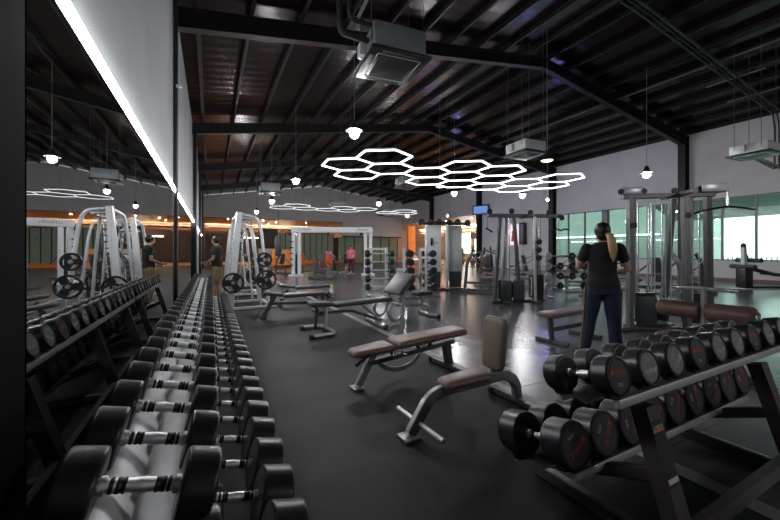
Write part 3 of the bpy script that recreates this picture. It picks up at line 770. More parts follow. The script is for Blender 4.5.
# ================================================================== BENCHES
def cushion(x0, x1, w0, w1, th, m=None):
    """upholstered pad along X, tapering in width, rounded all round"""
    mb = MB(); m = m or Matrix()
    r = min(.05, w0*.25, w1*.25)
    pts = []
    for cx, cy, a0 in ((x1-r, w1/2-r, 0), (x0+r, w0/2-r, 90), (x0+r, -w0/2+r, 180), (x1-r, -w1/2+r, 270)):
        for q in range(0, 91, 15): pts.append((cx+r*math.cos(R(a0+q)), cy+r*math.sin(R(a0+q))))
    rings = []
    for off, z in ((.02, 0), (.006, .006), (0, .018), (0, th-.03), (.006, th-.014), (.018, th-.004), (.035, th)):
        cx, cy = (x0+x1)/2, 0
        ring = []
        for x, y in pts:
            sx = 1 - off*2/(x1-x0); sy = 1 - off*2/max(w0, w1)
            ring.append(mb.bm.verts.new(m @ V((cx+(x-cx)*sx, y*sy, z))))
        rings.append(ring)
    n = len(pts)
    mb.bm.faces.new(rings[0][::-1]); mb.bm.faces.new(rings[-1])
    for A, B in zip(rings, rings[1:]):
        for j in range(n): mb.bm.faces.new((A[j], A[(j+1) % n], B[(j+1) % n], B[j]))
    return mb
def brown_bench(loc, rz, label, vinyl='brown', steel='steel2'):
    """adjustable bench lying flat, seat on the -X side"""
    t = thing('adjustable_bench', label, 'bench', loc, rz)
    s = cushion(-.70, -.26, .2, .27, .065, tr(0, 0, .35) @ roty(R(-3))).build('seat', M[vinyl], t)
    b = cushion(-.235, .68, .3, .27, .07, tr(0, 0, .36) @ roty(R(-2))).build('backrest', M[vinyl], t)
    MB().box((-.25, 0, .345), (.16, .16, .02)).build('hinge_plate', M[steel], t)
    MB().bar(fillet([(-.62, 0, .03), (-.47, 0, .27), (-.44, 0, .35)], .05), .07, .05, up=(0, 1, 0)).build('leg', M[steel], t)
    MB().box((-.63, 0, .012), (.11, .13, .02), bevel=.004).build('foot_plate', M[steel], t)
    MB().bar([(-.5, 0, .23), (.56, 0, .305)], .045, .075, up=(0, 1, 0)).build('beam', M['steel'], t)
    MB().bar([(.46, 0, .3), (.5, 0, .06)], .09, .07, up=(0, 1, 0)).build('leg', M['steel'], t)
    MB().bar([(.5, -.3, .035), (.5, .3, .035)], .06, .05).build('rear_foot', M['steel'], t)
    for y in (-.3, .3): MB().box((.5, y, .03), (.09, .04, .06), bevel=.006).build('rubber_foot', M['black'], t)
    for x in (.08, .24): MB().cyl((x, 0, .28), (x, 0, .37), .022, seg=10).build('support_post', M['steel'], t)
    arc = [(-.1+.26*math.cos(R(a))-.02, .05, .26+.17*math.sin(R(a))) for a in range(185, 346, 12)]
    MB().bar(arc, .045, .012, up=(0, 1, 0)).build('adjuster_arc', M['steel2'], t)
    for p in ((-.3, -.08, .31), (-.17, -.08, .3)):
        MB().cyl(p, (p[0], p[1]-.05, p[2]), .016, seg=12).ball((p[0], p[1]-.06, p[2]), .022).build('adjuster_knob', M['chrome'], t)
    MB().bar([(-.55, -.1, .345), (-.7, -.13, .27)], .03, .03).build('handle', M['black'], t)
    MB().box((-.545, -.0, .19), (.002, .05, .05), tr(0, 0, 0)).build('sticker', M['print'], t)
    return t
brown_bench((1.87, 3.12, 0), R(3), 'brown adjustable bench lying flat in the middle of the black floor')
# utility bench with upright backrest
t = thing('utility_bench', 'brown upright utility bench with taupe backrest in front of the flat bench', 'bench', (1.78, 2.13, 0), R(3))
cushion(-.25, .17, .17, .22, .06, tr(0, 0, .3) @ roty(R(-2))).build('seat', M['brown'], t)
cushion(-.0, .43, .22, .24, .065, tr(.31, 0, .345) @ roty(R(-84)) ).build('backrest', M['tan'], t)
MB().bar(fillet([(-.53, 0, .03), (-.36, 0, .26), (-.18, 0, .285), (.25, 0, .28)], .16, 7), .085, .05, up=(0, 1, 0)).build('front_leg', M['steel2'], t)
MB().bar(fillet([(.15, 0, .28), (.42, 0, .285), (.56, 0, .2), (.58, 0, .05)], .14, 7), .085, .05, up=(0, 1, 0)).build('rear_leg', M['steel2'], t)
MB().box((-.54, 0, .012), (.13, .13, .02), bevel=.004).build('foot_plate', M['steel2'], t)
MB().cyl((-.46, -.28, .09), (-.46, .28, .09), .016, seg=12).build('foot_bar', M['silver'], t)
MB().bar([(.58, -.27, .035), (.58, .27, .035)], .06, .05).build('rear_foot', M['steel'], t)
for y in (-.27, .27): MB().box((.58, y, .03), (.09, .05, .06), bevel=.006).build('rubber_foot', M['black'], t)
MB().bar([(.29, 0, .27), (.33, 0, .5)], .06, .04, up=(0, 1, 0)).build('back_post', M['steel'], t)
d = V((.17, 0, .3)).normalized()
MB().box((-.425, 0, .19), (.002, .05, .06), tr(0, 0, 0)).build('sticker', M['print'], t)
MB().box((.55, -.15, .063), (.06, .07, .002)).build('sticker', M['print'], t)

# silver multi bench
t = thing('multi_bench', 'silver framed flat bench with dark pads and a looped front foot', 'bench', (2.15, 5.62, 0), R(2))
cushion(-.75, -.37, .26, .28, .075, tr(0, 0, .385) @ roty(R(3))).build('seat', M['greyvinyl'], t)
cushion(-.34, .78, .28, .25, .075, tr(0, 0, .39) @ roty(R(-1.5))).build('backrest', M['greyvinyl'], t)
lp = fillet([(-.8, .22, .035), (-.46, .2, .035), (-.42, -.42, .035), (-.84, -.46, .035)], .12)
MB().tube(lp, .032, 10).build('front_foot', M['silverdk'], t)
for p in ((-.82, .22, .035), (-.86, -.46, .035)): MB().cyl(p, (p[0]+.06, p[1], p[2]), .042, seg=12).build('end_cap', M['black'], t)
MB().bar([(-.48, -.05, .04), (-.45, 0, .39)], .05, .07, up=(0, 1, 0)).build('leg', M['silverdk'], t)
MB().bar([(-.62, .05, .04), (-.6, .02, .39)], .04, .05, up=(0, 1, 0)).build('leg', M['steel'], t)
MB().bar([(-.55, 0, .3), (.0, 0, .29), (.6, 0, .06)], .05, .06, up=(0, 1, 0)).build('beam', M['steel'], t)
MB().bar([(.2, 0, .38), (.5, 0, .12)], .03, .03, up=(0, 1, 0)).build('brace', M['steel'], t)
MB().tube([(.5, .42, .045), (.42, -.48, .045)], .038, 12).build('rear_foot', M['silverdk'], t)
for p in ((.5, .42, .045), (.42, -.48, .045)): MB().ball(p, .045).build('end_cap', M['black'], t)

def dark_bench(loc, rz, label, L=1.25, seatang=8):
    t = thing('flat_bench', label, 'bench', loc, rz)
    cushion(-L/2, -L/2+.36, .22, .26, .07, tr(0, 0, .37) @ roty(R(seatang))).build('seat', M['greyvinyl'], t)
    cushion(-L/2+.4, L/2, .3, .27, .075, tr(0, 0, .385) @ roty(R(-1))).build('backrest', M['greyvinyl'], t)
    MB().bar([(-L/2+.0, 0, .03), (-L/2+.2, 0, .37)], .08, .06, up=(0, 1, 0)).build('leg', M['steel'], t)
    MB().bar([(-L/2+.15, 0, .28), (L/2-.2, 0, .24)], .06, .07, up=(0, 1, 0)).build('beam', M['steel'], t)
    MB().bar([(L/2-.25, 0, .26), (L/2-.15, 0, .05)], .07, .06, up=(0, 1, 0)).build('leg', M['steel'], t)
    MB().bar([(L/2-.15, -.3, .03), (L/2-.15, .3, .03)], .06, .05).build('rear_foot', M['steel'], t)
    MB().box((-L/2+.0, 0, .02), (.07, .3, .04)).build('front_foot', M['steel'], t)
    MB().cyl((-L/2+.38, -.16, .36), (-L/2+.38, .16, .36), .02, seg=10).build('hinge', M['steel2'], t)
    return t
dark_bench((1.53, 7.2, 0), R(2), 'dark adjustable bench behind the silver one, at the end of the left rack')
dark_bench((2.07, 8.6, 0), R(3), 'dark flat bench beside the silver arched machine, with dumbbells on the floor behind')
t = thing('flat_bench', 'brown flat bench on the grey floor behind the woman', 'bench', (4.75, 3.36, 0), R(4))
cushion(-.6, .6, .27, .27, .07, tr(0, 0, .385)).build('pad', M['brown'], t)
for s in (-1, 1):
    MB().bar([(s*.46, 0, .39), (s*.42, 0, .04)], .07, .05, up=(0, 1, 0)).build('leg', M['steel'], t)
    MB().bar([(s*.42, -.25, .03), (s*.42, .25, .03)], .06, .05).build('foot', M['steel'], t)
MB().box((0, 0, .2), (.84, .05, .06)).build('beam', M['steel'], t)

# preacher bench
t = thing('preacher_bench', 'silver framed preacher curl bench with a wide sloping dark pad', 'bench', (3.3, 5.85, 0), R(3))
pm = tr(-.06, 0, .66) @ roty(R(-48))
cushion(-.24, .26, .62, .62, .075, pm).build('arm_pad', M['greyvinyl'], t)
cushion(.28, .66, .34, .3, .08, tr(0, 0, .44)).build('seat', M['vinyl'], t)
for s in (-1, 1):
    MB().tube(fillet([(-.12, s*.26, .6), (-.2, s*.3, .1), (-.38, s*.3, .035), (-.5, s*.28, .2), (-.42, s*.26, .36)], .1), .03, 10).build('leg', M['silverdk'], t)
MB().tube([(-.16, -.28, .32), (-.16, .28, .32)], .026, 10).build('cross_tube', M['silverdk'], t)
MB().bar([(-.15, 0, .28), (.5, 0, .24)], .06, .05, up=(0, 1, 0)).build('beam', M['silverdk'], t)
MB().bar([(-.02, 0, .26), (-.02, 0, .64)], .07, .06, up=(1, 0, 0)).build('pad_post', M['silverdk'], t)
MB().bar([(.45, 0, .22), (.47, 0, .45)], .06, .06, up=(1, 0, 0)).build('seat_post', M['silverdk'], t)
MB().tube(fillet([(.48, 0, .25), (.62, 0, .2), (.64, 0, .05)], .1), .03, 10).build('rear_leg', M['silverdk'], t)
MB().tube([(.64, -.32, .04), (.64, .32, .04)], .036, 12).build('rear_foot', M['silverdk'], t)
for s in (-1, 1): MB().ball((.64, s*.32, .04), .045).build('end_cap', M['black'], t)
for s in (-1, 1): MB().tube(fillet([(.2, s*.3, .72), (.2, s*.3, .86), (.28, s*.3, .9)], .04), .015, 8).build('bar_rest', M['steel'], t)

# ================================================================== PLATES, SMITH FRAMES
def plate_mesh(r, name='disc'):
    mb = MB(); tk = .045
    mb.lathe([(r-.035, -tk/2), (r-.008, -tk/2), (r, -tk/2+.008), (r, tk/2-.008), (r-.008, tk/2), (r-.035, tk/2), (r-.045, tk*.3), (r-.045, -tk*.3), (r-.035, -tk/2)], seg=32, cap=False)
    mb.lathe([(.026, -tk/2), (r*.36, -tk/2), (r*.38, -tk*.3), (r*.38, tk*.3), (r*.36, tk/2), (.026, tk/2), (.026, -tk/2)], seg=24, cap=False)
    for q in range(3):
        a = R(90+q*120); mb.box(((r*.36+r-.04)/2, 0, 0), (r*.64-.03, r*.62, tk*.6), rotz(a))
    return mb.mesh(name, M['rubber'])
PL = {r: plate_mesh(r) for r in (.225, .17)}
HUB = MB().lathe([(.026, -.024), (.042, -.024), (.042, .024), (.026, .024), (.026, -.024)], seg=20, cap=False).mesh('hub', M['silverdk'])
def plate(loc, ang, label, r=.225, tilt=0, group='weight plates on the silver machines'):
    """axis along local X turned by ang"""
    t = thing('weight_plate', label, 'weight plate', (loc[0], loc[1], loc[2]-r), 0, group)
    t.rotation_euler = (0, 0, ang)
    for nm_, me in (('disc', PL[r]), ('hub', HUB)):
        o = obj(nm_, me, t); o.location = (0, 0, r); o.rotation_euler = (0, PI/2, 0)
    return t
def arch_machine(loc, rz, label, k=1.0):
    """silver arched plate-loaded rack: two arched side frames joined by tubes; x across the arch, y along depth"""
    t = thing('plate_loaded_rack', label, 'gym machine', loc, rz)
    for y in (-.6, .6):
        if y < 0:
            MB().sweep([(-.42, y, .03), (-.2, y*.78, 2.2)], [(-.06, -.05), (.06, -.05), (.07, 0), (.06, .05), (-.06, .05), (-.07, 0)], up=(0, 1, 0), scales=[1.2, .95]).build('post', M['silver'], t)
            MB().tube(fillet([(-.2, y*.78, 2.16), (.2, y*.78, 2.10), (.28, y*.8, 1.75), (.42, y, .03)], .14, 6), .036, 12).build('arch', M['silver'], t)
            MB().tube(fillet([(-.2, y*.74, 2.17), (-.22, .36, 2.10), (-.26, .46, 1.75), (-.4, .6, .03)], .14, 6), .036, 12).build('arch', M['silver'], t)
        else:
            MB().tube(fillet([(.14, -.2, 2.08), (.18, .34, 2.04), (.26, .46, 1.7), (.42, .6, .03)], .14, 6), .03, 12).build('rear_leg', M['silver'], t)
        MB().bar([(-.55, y, .03), (.6, y, .03)], .07, .06).build('base_rail', M['silver'], t)
        MB().tube(fillet([(-.16, y*.74, 1.88), (.06, y*.74, 1.9), (.12, y*.8, 1.6), (.26, y*.95, .05)], .12, 5), .024, 10).build('inner_tube', M['silver'], t)
        MB().cyl((-.24, y*.9, .2), (-.1, y*.78, 1.95), .014, seg=10).build('guide_rod', M['chrome'], t)
        for i in range(11): MB().cyl((-.34+i*.013, y*.9-(.02 if y > 0 else -.02), .5+i*.125), (-.24+i*.013, y*.9, .5+i*.125), .014, seg=8).build('catch_peg', M['steel'], t)
    for y, z in ((-.18, 2.10), (.3, 2.06)): MB().tube([(-.2, y, z), (.18, y, z-.02)], .026, 10).build('top_tube', M['silver'], t)
    MB().bar([(.45, -.6, .05), (.45, .6, .05)], .06, .06).build('base_beam', M['silver'], t)
    for y in (-1, 1):
        for x, z in ((-.36, .62), (.34, .66), (.30, 1.12)):
            MB().cyl((x, y*.56, z), (x, y*.78, z), .023, seg=10).build('plate_peg', M['chrome'], t)
    return t
arch_machine((.74, 9.05, 0), R(4), 'nearer silver arched weight machine at the end of the left rack')
arch_machine((.80, 11.7, 0), R(4), 'farther silver arched weight machine behind the first one')
AR = rotz(R(4))
for base, x, y, z, l, r in [((.74, 9.05), -.36, -.71, .62, 'black weight plate low on the left post of the nearer silver machine', .225),
    ((.74, 9.05), .34, -.71, .66, 'black weight plate low on the right leg of the nearer silver machine', .225),
    ((.74, 9.05), .30, -.71, 1.12, 'smaller plate high on the right leg of the nearer silver machine', .17),
    ((.74, 9.05), .34, .71, .66, 'black weight plate behind the right leg of the nearer silver machine', .225),
    ((.74, 9.05), .30, .71, 1.12, 'smaller plate high behind the right leg of the nearer silver machine', .17),
    ((.80, 11.7), .34, -.71, .66, 'black weight plate on the farther silver machine, low peg', .225),
    ((.80, 11.7), .30, -.71, 1.12, 'smaller plate on the farther silver machine, high peg', .17)]:
    w = AR @ V((x, y, 0)); plate((base[0]+w.x, base[1]+w.y, z), PI/2+R(4), l, r)
# dark seat machine inside the arches
def machine(loc, rz, label, frame='steel', padm='vinyl', h=1.5, pads=True, arms=True):
    """generic selectorised machine: base, upright, seat, backrest, lever arms, stack"""
    t = thing('weight_machine', label, 'gym machine', loc, rz)
    MB().bar([(-.6, -.3, .04), (.6, -.3, .04)], .07, .07).build('base_rail', M[frame], t)
    MB().bar([(-.6, .3, .04), (.6, .3, .04)], .07, .07).build('base_rail', M[frame], t)
    MB().bar([(-.5, -.33, .07), (-.5, .33, .07)], .07, .06).build('base_beam', M[frame], t)
    MB().bar([(.5, -.33, .07), (.5, .33, .07)], .07, .06).build('base_beam', M[frame], t)
    MB().bar(fillet([(-.5, 0, .07), (-.42, 0, h*.8), (-.2, 0, h)], .2), .09, .07, up=(0, 1, 0)).build('upright', M[frame], t)
    MB().bar([(-.45, 0, .3), (.35, 0, .32)], .08, .06, up=(0, 1, 0)).build('beam', M[frame], t)
    MB().bar([(.3, 0, .08), (.3, 0, .45)], .08, .08, up=(1, 0, 0)).build('seat_post', M[frame], t)
    if pads:
        cushion(.05, .48, .36, .3, .08, tr(0, 0, .44)).build('seat', M[padm], t)
        cushion(0, .6, .3, .26, .08, tr(.05, 0, .58) @ roty(R(-78))).build('backrest', M[padm], t)
    if arms:
        for s in (-1, 1):
            MB().tube(fillet([(-.22, s*.1, h*.9), (-.1, s*.38, h*.85), (.25, s*.4, h*.62), (.4, s*.36, h*.6)], .12), .025, 8).build('lever_arm', M[frame], t)
            MB().cyl((.36, s*.36, h*.6), (.5, s*.33, h*.59), .028, seg=8).build('grip', M['black'], t)
    return t
machine((1.0, 10.25, 0), R(0), 'dark seated machine standing between the two silver arched machines', 'steel', 'vinyl', 1.35)
# small dumbbells on the floor by the bench
for i, (x, y, l) in enumerate([(2.72, 9.6, 'small dumbbell on the floor behind the dark benches, left one'), (2.95, 9.3, 'small dumbbell on the floor behind the dark benches, right one')]):
    o = copy_tree(protos[('U', i)]); o.location = (x, y, .0); o.rotation_euler = (0, 0, R(40-30*i)); o['label'] = l; o['group'] = 'dumbbells on the floor'

# ================================================================== BARBELL TOWERS
def barbell_rack(loc, rz, label, lean=.12, n=5):
    t = thing('barbell_rack', label, 'rack', loc, rz)
    for s in (-1, 1):
        MB().bar([(s*.26, .3, .04), (s*.26, -.3, .04)], .07, .06).build('foot', M['steel2'], t)
        MB().bar([(s*.26, .12, .04), (s*.26, .12, 1.42)], .06, .08, up=(1, 0, 0)).build('upright', M['silver'], t)
        for i in range(n):
            z = .3+i*.235
            MB().bar([(s*.26, .1, z-.035), (s*.26, -.1+i*.01, z-.02), (s*.26, -.13+i*.01, z+.02)], .05, .02, up=(1, 0, 0)).build('hook', M['steel'], t)
    MB().box((0, .12, 1.38), (.5, .05, .06)).build('cross_beam', M['silver'], t)
    MB().box((0, .12, .16), (.46, .03, .06)).build('cross_beam', M['silver'], t)
    return t
def barbell(loc, rz, label, group, r=.1, L=.62):
    t = thing('fixed_barbell', label, 'barbell', (loc[0], loc[1], loc[2]-r), rz, group)
    MB().cyl((-L/2, 0, r), (L/2, 0, r), .018, seg=10).build('bar', M['silver'], t)
    for s in (-1, 1):
        MB().lathe([(0, 0), (r-.01, 0), (r, .012), (r, .10), (r-.01, .112), (0, .112)], tr(s*L/2, 0, r) @ roty(s*PI/2), 20).build('head', M['rubber'], t)
    return t
WORD = ['bottom', 'second from the bottom', 'middle', 'second from the top', 'top']
for loc, rz, name in (((4.28, 8.95, 0), R(-8), 'left barbell rack'), ((4.98, 8.5, 0), R(62), 'middle barbell rack'), ((5.62, 8.5, 0), R(75), 'right barbell rack')):
    barbell_rack(loc, rz, f'silver rack of short fixed barbells in mid hall, {name.split()[0]} one of three')
    for i in range(5):
        w = rotz(rz) @ V((0, -.085+i*.01, 0))
        barbell((loc[0]+w.x, loc[1]+w.y, .3+i*.235+.005), rz, f'short black-ended barbell on the {name}, {WORD[i]}', 'barbells on the ' + name)

# ================================================================== CABLE STATIONS
def upright(mb, p0, p1, w=.1, d=.07, up=(1, 0, 0)): return mb.bar([p0, p1], w, d, up=up)
def pulley(t, c, r, axis='y'):
    m = tr(*c) @ (rotx(PI/2) if axis == 'y' else roty(PI/2))
    MB().lathe([(0, -.015), (r, -.015), (r*.82, 0), (r, .015), (0, .015)], m, 18).build('pulley', M['black'], t)
def stack(t, c, n=14, w=.3, d=.14, hz=.03, shroud=True):
    mb = MB()
    for i in range(n): mb.box((c[0], c[1], c[2]+.08+i*(hz+.003)), (w, d, hz))
    s = mb.build('weight_stack', M['black'], t)
    for q in (-1, 1): MB().cyl((c[0]+q*w*.28, c[1], c[2]+.03), (c[0]+q*w*.28, c[1], c[2]+2.1), .012, seg=8).build('guide_rod', M['chrome'], t)
    mb = MB(); strokes(mb, d*.5, n*hz*.85, 1, tr(c[0]-w/2-.001, c[1], c[2]+.08+n*hz*.5) @ roty(-PI/2) @ rotz(PI/2), 2); mb.build('weight_label', M['print'], s)
# right station
t = thing('cable_station', 'dark grey multi cable station right of the woman in front of the windows', 'gym machine', (6.85, 3.0, 0), R(-35))
# local x along its long side, y depth
for nm_, p0, p1 in (('u1', (-.65, -.05, .03), (-.62, 0, 2.22)), ('u2', (.12, -.22, .03), (.16, -.1, 2.25)), ('u3', (.12, .42, .03), (.16, .2, 2.22)), ('u4', (.75, .22, .03), (.62, .08, 2.22))):
    c = MB().bar([p0, p1], .12, .08, up=(1, 0, 0)).build('upright', M['steelmid'], t)
    for z_, m_ in ((.68, 'print'), (.78, 'print')):
        p = V(p0).lerp(V(p1), z_) ; MB().box((p.x, p.y-.05, p.z), (.07, .012, .025 if z_ > .7 else .05)).build('sticker', M[m_], c)
MB().bar([(-.75, 0, 2.24), (.66, 0, 2.26)], .09, .08).build('top_beam', M['steelmid'], t)
MB().bar([(.15, -.35, 2.27), (.15, .45, 2.27)], .08, .07).build('top_beam', M['steelmid'], t)
MB().bar([(.4, .0, 2.3), (.82, -.05, 2.36)], .06, .14, up=(0, 0, 1)).build('pulley_arm', M['steelmid'], t)
for x, z in ((-.78, 2.33), (-.42, 2.33), (.05, 2.33), (.45, 2.36), (.80, 2.34)): pulley(t, (x, -.03, z), .045)
MB().box((-.6, -.03, 2.34), (.36, .02, .12), bevel=.01).build('pulley_plate', M['silver'], t)
MB().box((.62, -.09, 2.36), (.4, .02, .14), bevel=.009).build('pulley_plate', M['silver'], t)
stack(t, (-.38, .06, .05), 15); stack(t, (-.06, .25, .05), 11); stack(t, (.42, .1, .05), 15)
for x, y in ((-.56, -.02), (-.52, .02), (-.3, .1), (-.18, .1), (.02, .15), (.05, .05), (.3, .05), (.34, .0)): MB().cyl((x, y, .4), (x, y, 2.22), .009, seg=6).build('cable', M['offwhite'], t)
MB().box((-.38, -.03, .3), (.32, .02, .5), bevel=.01).build('stack_cover', M['darkgreen'], t)
MB().bar(fillet([(-1.05, -.35, .035), (-.6, -.1, .035), (.1, -.1, .035), (.8, .3, .035)], .3), .09, .06).build('base_rail', M['steel'], t)
MB().bar([(.12, -.3, .035), (.12, .5, .035)], .08, .06).build('base_beam', M['steel'], t)
MB().bar([(-.7, 0, .035), (.75, .2, .035)], .08, .06).build('base_beam', M['steel'], t)
pulley(t, (-.62, -.11, 1.75), .05); pulley(t, (.16, -.17, 1.9), .05)
t = thing('lat_bar', 'dark bent pulldown bar hanging from the right cable station', 'bar', (7.47, 2.48, 2.0), R(-62))
MB().tube(fillet([(-.42, 0, -.05), (-.3, 0, 0), (0, 0, .05), (.22, 0, .0), (.32, 0, -.03)], .08), .016, 10).build('bar', M['black'], t)
MB().cyl((0, 0, .05), (0, 0, .34), .008, seg=8).build('cable', M['chrome'], t)
MB().cyl((0, 0, .08), (0, 0, .2), .02, seg=8).build('hook', M['chrome'], t)
# roller pad seat in front of it
t = thing('roller_pad_seat', 'brown double roller pad on a post behind the right dumbbell rack', 'gym machine', (4.5, 1.68, 0), R(-88))
for s in (-1, 1):
    MB().lathe([(0, 0), (.08, 0), (.09, .012), (.092, .03), (.092, .33), (.09, .348), (.08, .36), (0, .36)], tr(s*.022, 0, .70) @ roty(s*PI/2), 24).build('roller', M['brown'], t)
    MB().lathe([(.03, 0), (.05, 0), (.05, .02), (.03, .02)], tr(s*.384, 0, .70) @ roty(s*PI/2), 16).build('end_cap', M['silverdk'], t)
MB().cyl((-.4, 0, .7), (.4, 0, .7), .02, seg=10).build('roller_axle', M['chrome'], t)
MB().bar([(0, 0, .05), (0, 0, .95)], .04, .04, up=(1, 0, 0)).build('post', M['silverdk'], t)
MB().cyl((-.22, .0, .93), (.22, 0, .93), .02, seg=10).build('handle_bar', M['silverdk'], t)
for s in (-1, 1): MB().cyl((s*.2, 0, .93), (s*.26, 0, .93), .024, seg=10).build('grip_end', M['chrome'], t)
cushion(-.2, .2, .34, .34, .08, tr(0, -.42, .44)).build('seat', M['brown'], t)
MB().bar([(0, -.42, .05), (0, -.42, .44)], .07, .07, up=(1, 0, 0)).build('seat_post', M['steel'], t)
MB().bar([(0, -.6, .035), (0, .3, .035)], .08, .06).build('base_rail', M['steel'], t)
MB().bar([(-.35, .28, .035), (.35, .28, .035)], .08, .06).build('base_beam', M['steel'], t)

# mid station
t = thing('cable_station', 'dark cable station in mid hall with a pale front pole', 'gym machine', (7.05, 6.45, 0), R(-14))
for p0, p1, m_ in (((-.72, -.1, .03), (-.5, 0, 2.2), 'steel'), ((-.42, .05, .03), (-.3, .05, 2.2), 'steel2'), ((.06, -.05, .03), (-.1, 0, 2.2), 'steel'), ((.68, .0, .03), (.52, .02, 2.2), 'steel'), ((.32, -.3, .03), (.3, -.3, 2.2), 'silver')):
    MB().bar([p0, p1], .09 if m_ != 'silver' else .055, .07 if m_ != 'silver' else .055, up=(1, 0, 0)).build('upright', M[m_], t)
MB().bar([(-.85, 0, 2.22), (1.35, .05, 2.26)], .08, .1).build('top_beam', M['steel'], t)
MB().bar([(.3, -.36, 2.22), (.3, .3, 2.22)], .07, .07).build('top_beam', M['steel'], t)
for x, z in ((-.82, 2.32), (-.2, 2.34), (.35, 2.32), (.9, 2.34), (1.3, 2.2)): pulley(t, (x, -.06, z), .07)
stack(t, (-.42, -.02, .05), 14); stack(t, (-.08, .1, .05), 12); stack(t, (.5, -.08, .05), 18, .3, .2)
for s, x in ((0, -.42), (1, -.06), (2, .5)): MB().box((x, -.16, .32), (.32, .015, .52), bevel=.006).build('stack_cover', M['darkgreen'], t)
MB().bar([(-.8, -.1, .035), (.8, 0, .035)], .08, .06).build('base_rail', M['steel'], t)
MB().bar([(-.45, .3, .035), (-.45, -.45, .035)], .08, .06).build('base_beam', M['steel'], t)
MB().bar([(.32, -.5, .035), (.32, .4, .035)], .08, .06).build('base_beam', M['steel'], t)
for x, y in ((-.6, -.1), (-.25, -.05), (.1, -.1), (.62, -.1)): MB().cyl((x, y, .45), (x, y, 2.2), .006, seg=6).build('cable', M['black'], t)
for z in (1.55, 1.35, 1.15): MB().lathe([(0, 0), (.07, 0), (.07, .05), (0, .05)], tr(.36, -.36, z) @ rotx(PI/2), 14).build('knob', M['black'], t)
t2 = thing('curl_bar', 'short bent curl bar hanging at the right end of the mid cable station', 'bar', (8.30, 6.18, 1.86), R(-14))
MB().tube(fillet([(-.3, 0, .02), (-.17, 0, -.03), (-.06, 0, .06), (.06, 0, 0), (.18, 0, .06), (.34, 0, .03)], .05), .02, 8).build('bar', M['black'], t2)
MB().cyl((0, 0, .03), (0, 0, .3), .008, seg=6).build('cable', M['steel'], t2)
t2 = thing('stirrup_handle', 'black handle hanging at the left end of the mid cable station', 'handle', (6.26, 6.62, 1.88), R(-14))
MB().tube([(-.1, 0, .02), (.08, 0, -.08)], .022, 8).build('grip', M['black'], t2); MB().cyl((-.06, 0, 0), (-.06, 0, .3), .008, seg=6).build('cable', M['steel'], t2)

# white cable tower
t = thing('cable_tower', 'pale cable tower with tall white covers and a silver front pole', 'gym machine', (7.05, 9.7, 0), R(-18))
MB().box((-.34, 0, 1.25), (.5, .34, 1.9), bevel=.03).build('cover', M['white'], t)
MB().box((.42, .1, 1.25), (.52, .34, 1.9), bevel=.03).build('cover', M['offwhite'], t)
MB().box((-.34, -.18, .35), (.4, .03, .55)).build('lower_window', M['darkgreen'], t)
MB().box((.42, -.08, .35), (.42, .03, .55)).build('lower_window', M['darkgreen'], t)
MB().tube([(.06, -.28, .03), (.06, -.28, 2.2)], .045, 12).build('pole', M['silver'], t)
MB().tube([(-.62, -.2, .03), (-.6, -.12, 2.15)], .035, 10).build('pole', M['silver'], t)
MB().bar([(-.9, -.15, 2.25), (.95, -.1, 2.25)], .1, .09).build('top_beam', M['steel'], t)
for i, x in enumerate((-.8, -.5, -.2, .15, .45, .8)): pulley(t, (x, -.24, 2.3-.02*(i % 2)), .1)
MB().tube(fillet([(-.9, -.3, 2.2), (-.55, -.5, 2.3), (.3, -.5, 2.25), (.9, -.3, 2.15)], .2), .025, 8).build('pull_up_bar', M['black'], t)
MB().bar([(-.8, -.3, .035), (.8, -.1, .035)], .09, .06).build('base_rail', M['steel'], t)
MB().bar([(.06, -.5, .035), (.06, .3, .035)], .09, .06).build('base_beam', M['steel'], t)
MB().tube([(-.45, -.2, 1.5), (-.45, -.22, 1.75)], .04, 8).build('handle', M['black'], t)
strokes(MB(), .3, .05, 6, tr(-.34, -.172, 1.6) @ rotx(PI/2), 9).build('lettering', M['steel'], t)
# rig
t = thing('functional_rig', 'wide white rig with lettered top beam in front of the glass partition', 'gym machine', (5.7, 17.6, 0), R(-22))
MB().box((0, 0, 2.42), (4.2, .5, .3), bevel=.03).build('top_beam', M['white'], t)
for x in (-2.0, -1.7, 1.72, 2.0): MB().box((x, -.12, 1.14), (.17, .16, 2.27), bevel=.015).build('post', M['white'], t)
for x in (-1.85, 1.86):
    MB().box((x, .15, .6), (.3, .3, 1.1)).build('weight_stack', M['black'], t)
    for s in (-1, 1): MB().cyl((x+s*.06, .12, 1.1), (x+s*.06, .12, 2.27), .015, seg=8).build('guide_rod', M['chrome'], t)
    MB().box((x, -.1, .06), (.7, .7, .12), bevel=.02).build('base', M['white'], t)
for x in (-2.15, -.2, 1.5): pulley(t, (x, -.3, 2.2), .09)
strokes(MB(), .7, .1, 9, tr(-1.4, -.252, 2.44) @ rotx(PI/2), 3).build('lettering', M['steel'], t)
strokes(MB(), .6, .1, 8, tr(1.6, -.252, 2.44) @ rotx(PI/2), 6).build('lettering', M['steel'], t)
for i in range(5): MB().box((-2.08, -.25, .6+i*.3), (.16, .12, .05)).build('handle_hook', M['black'], t)

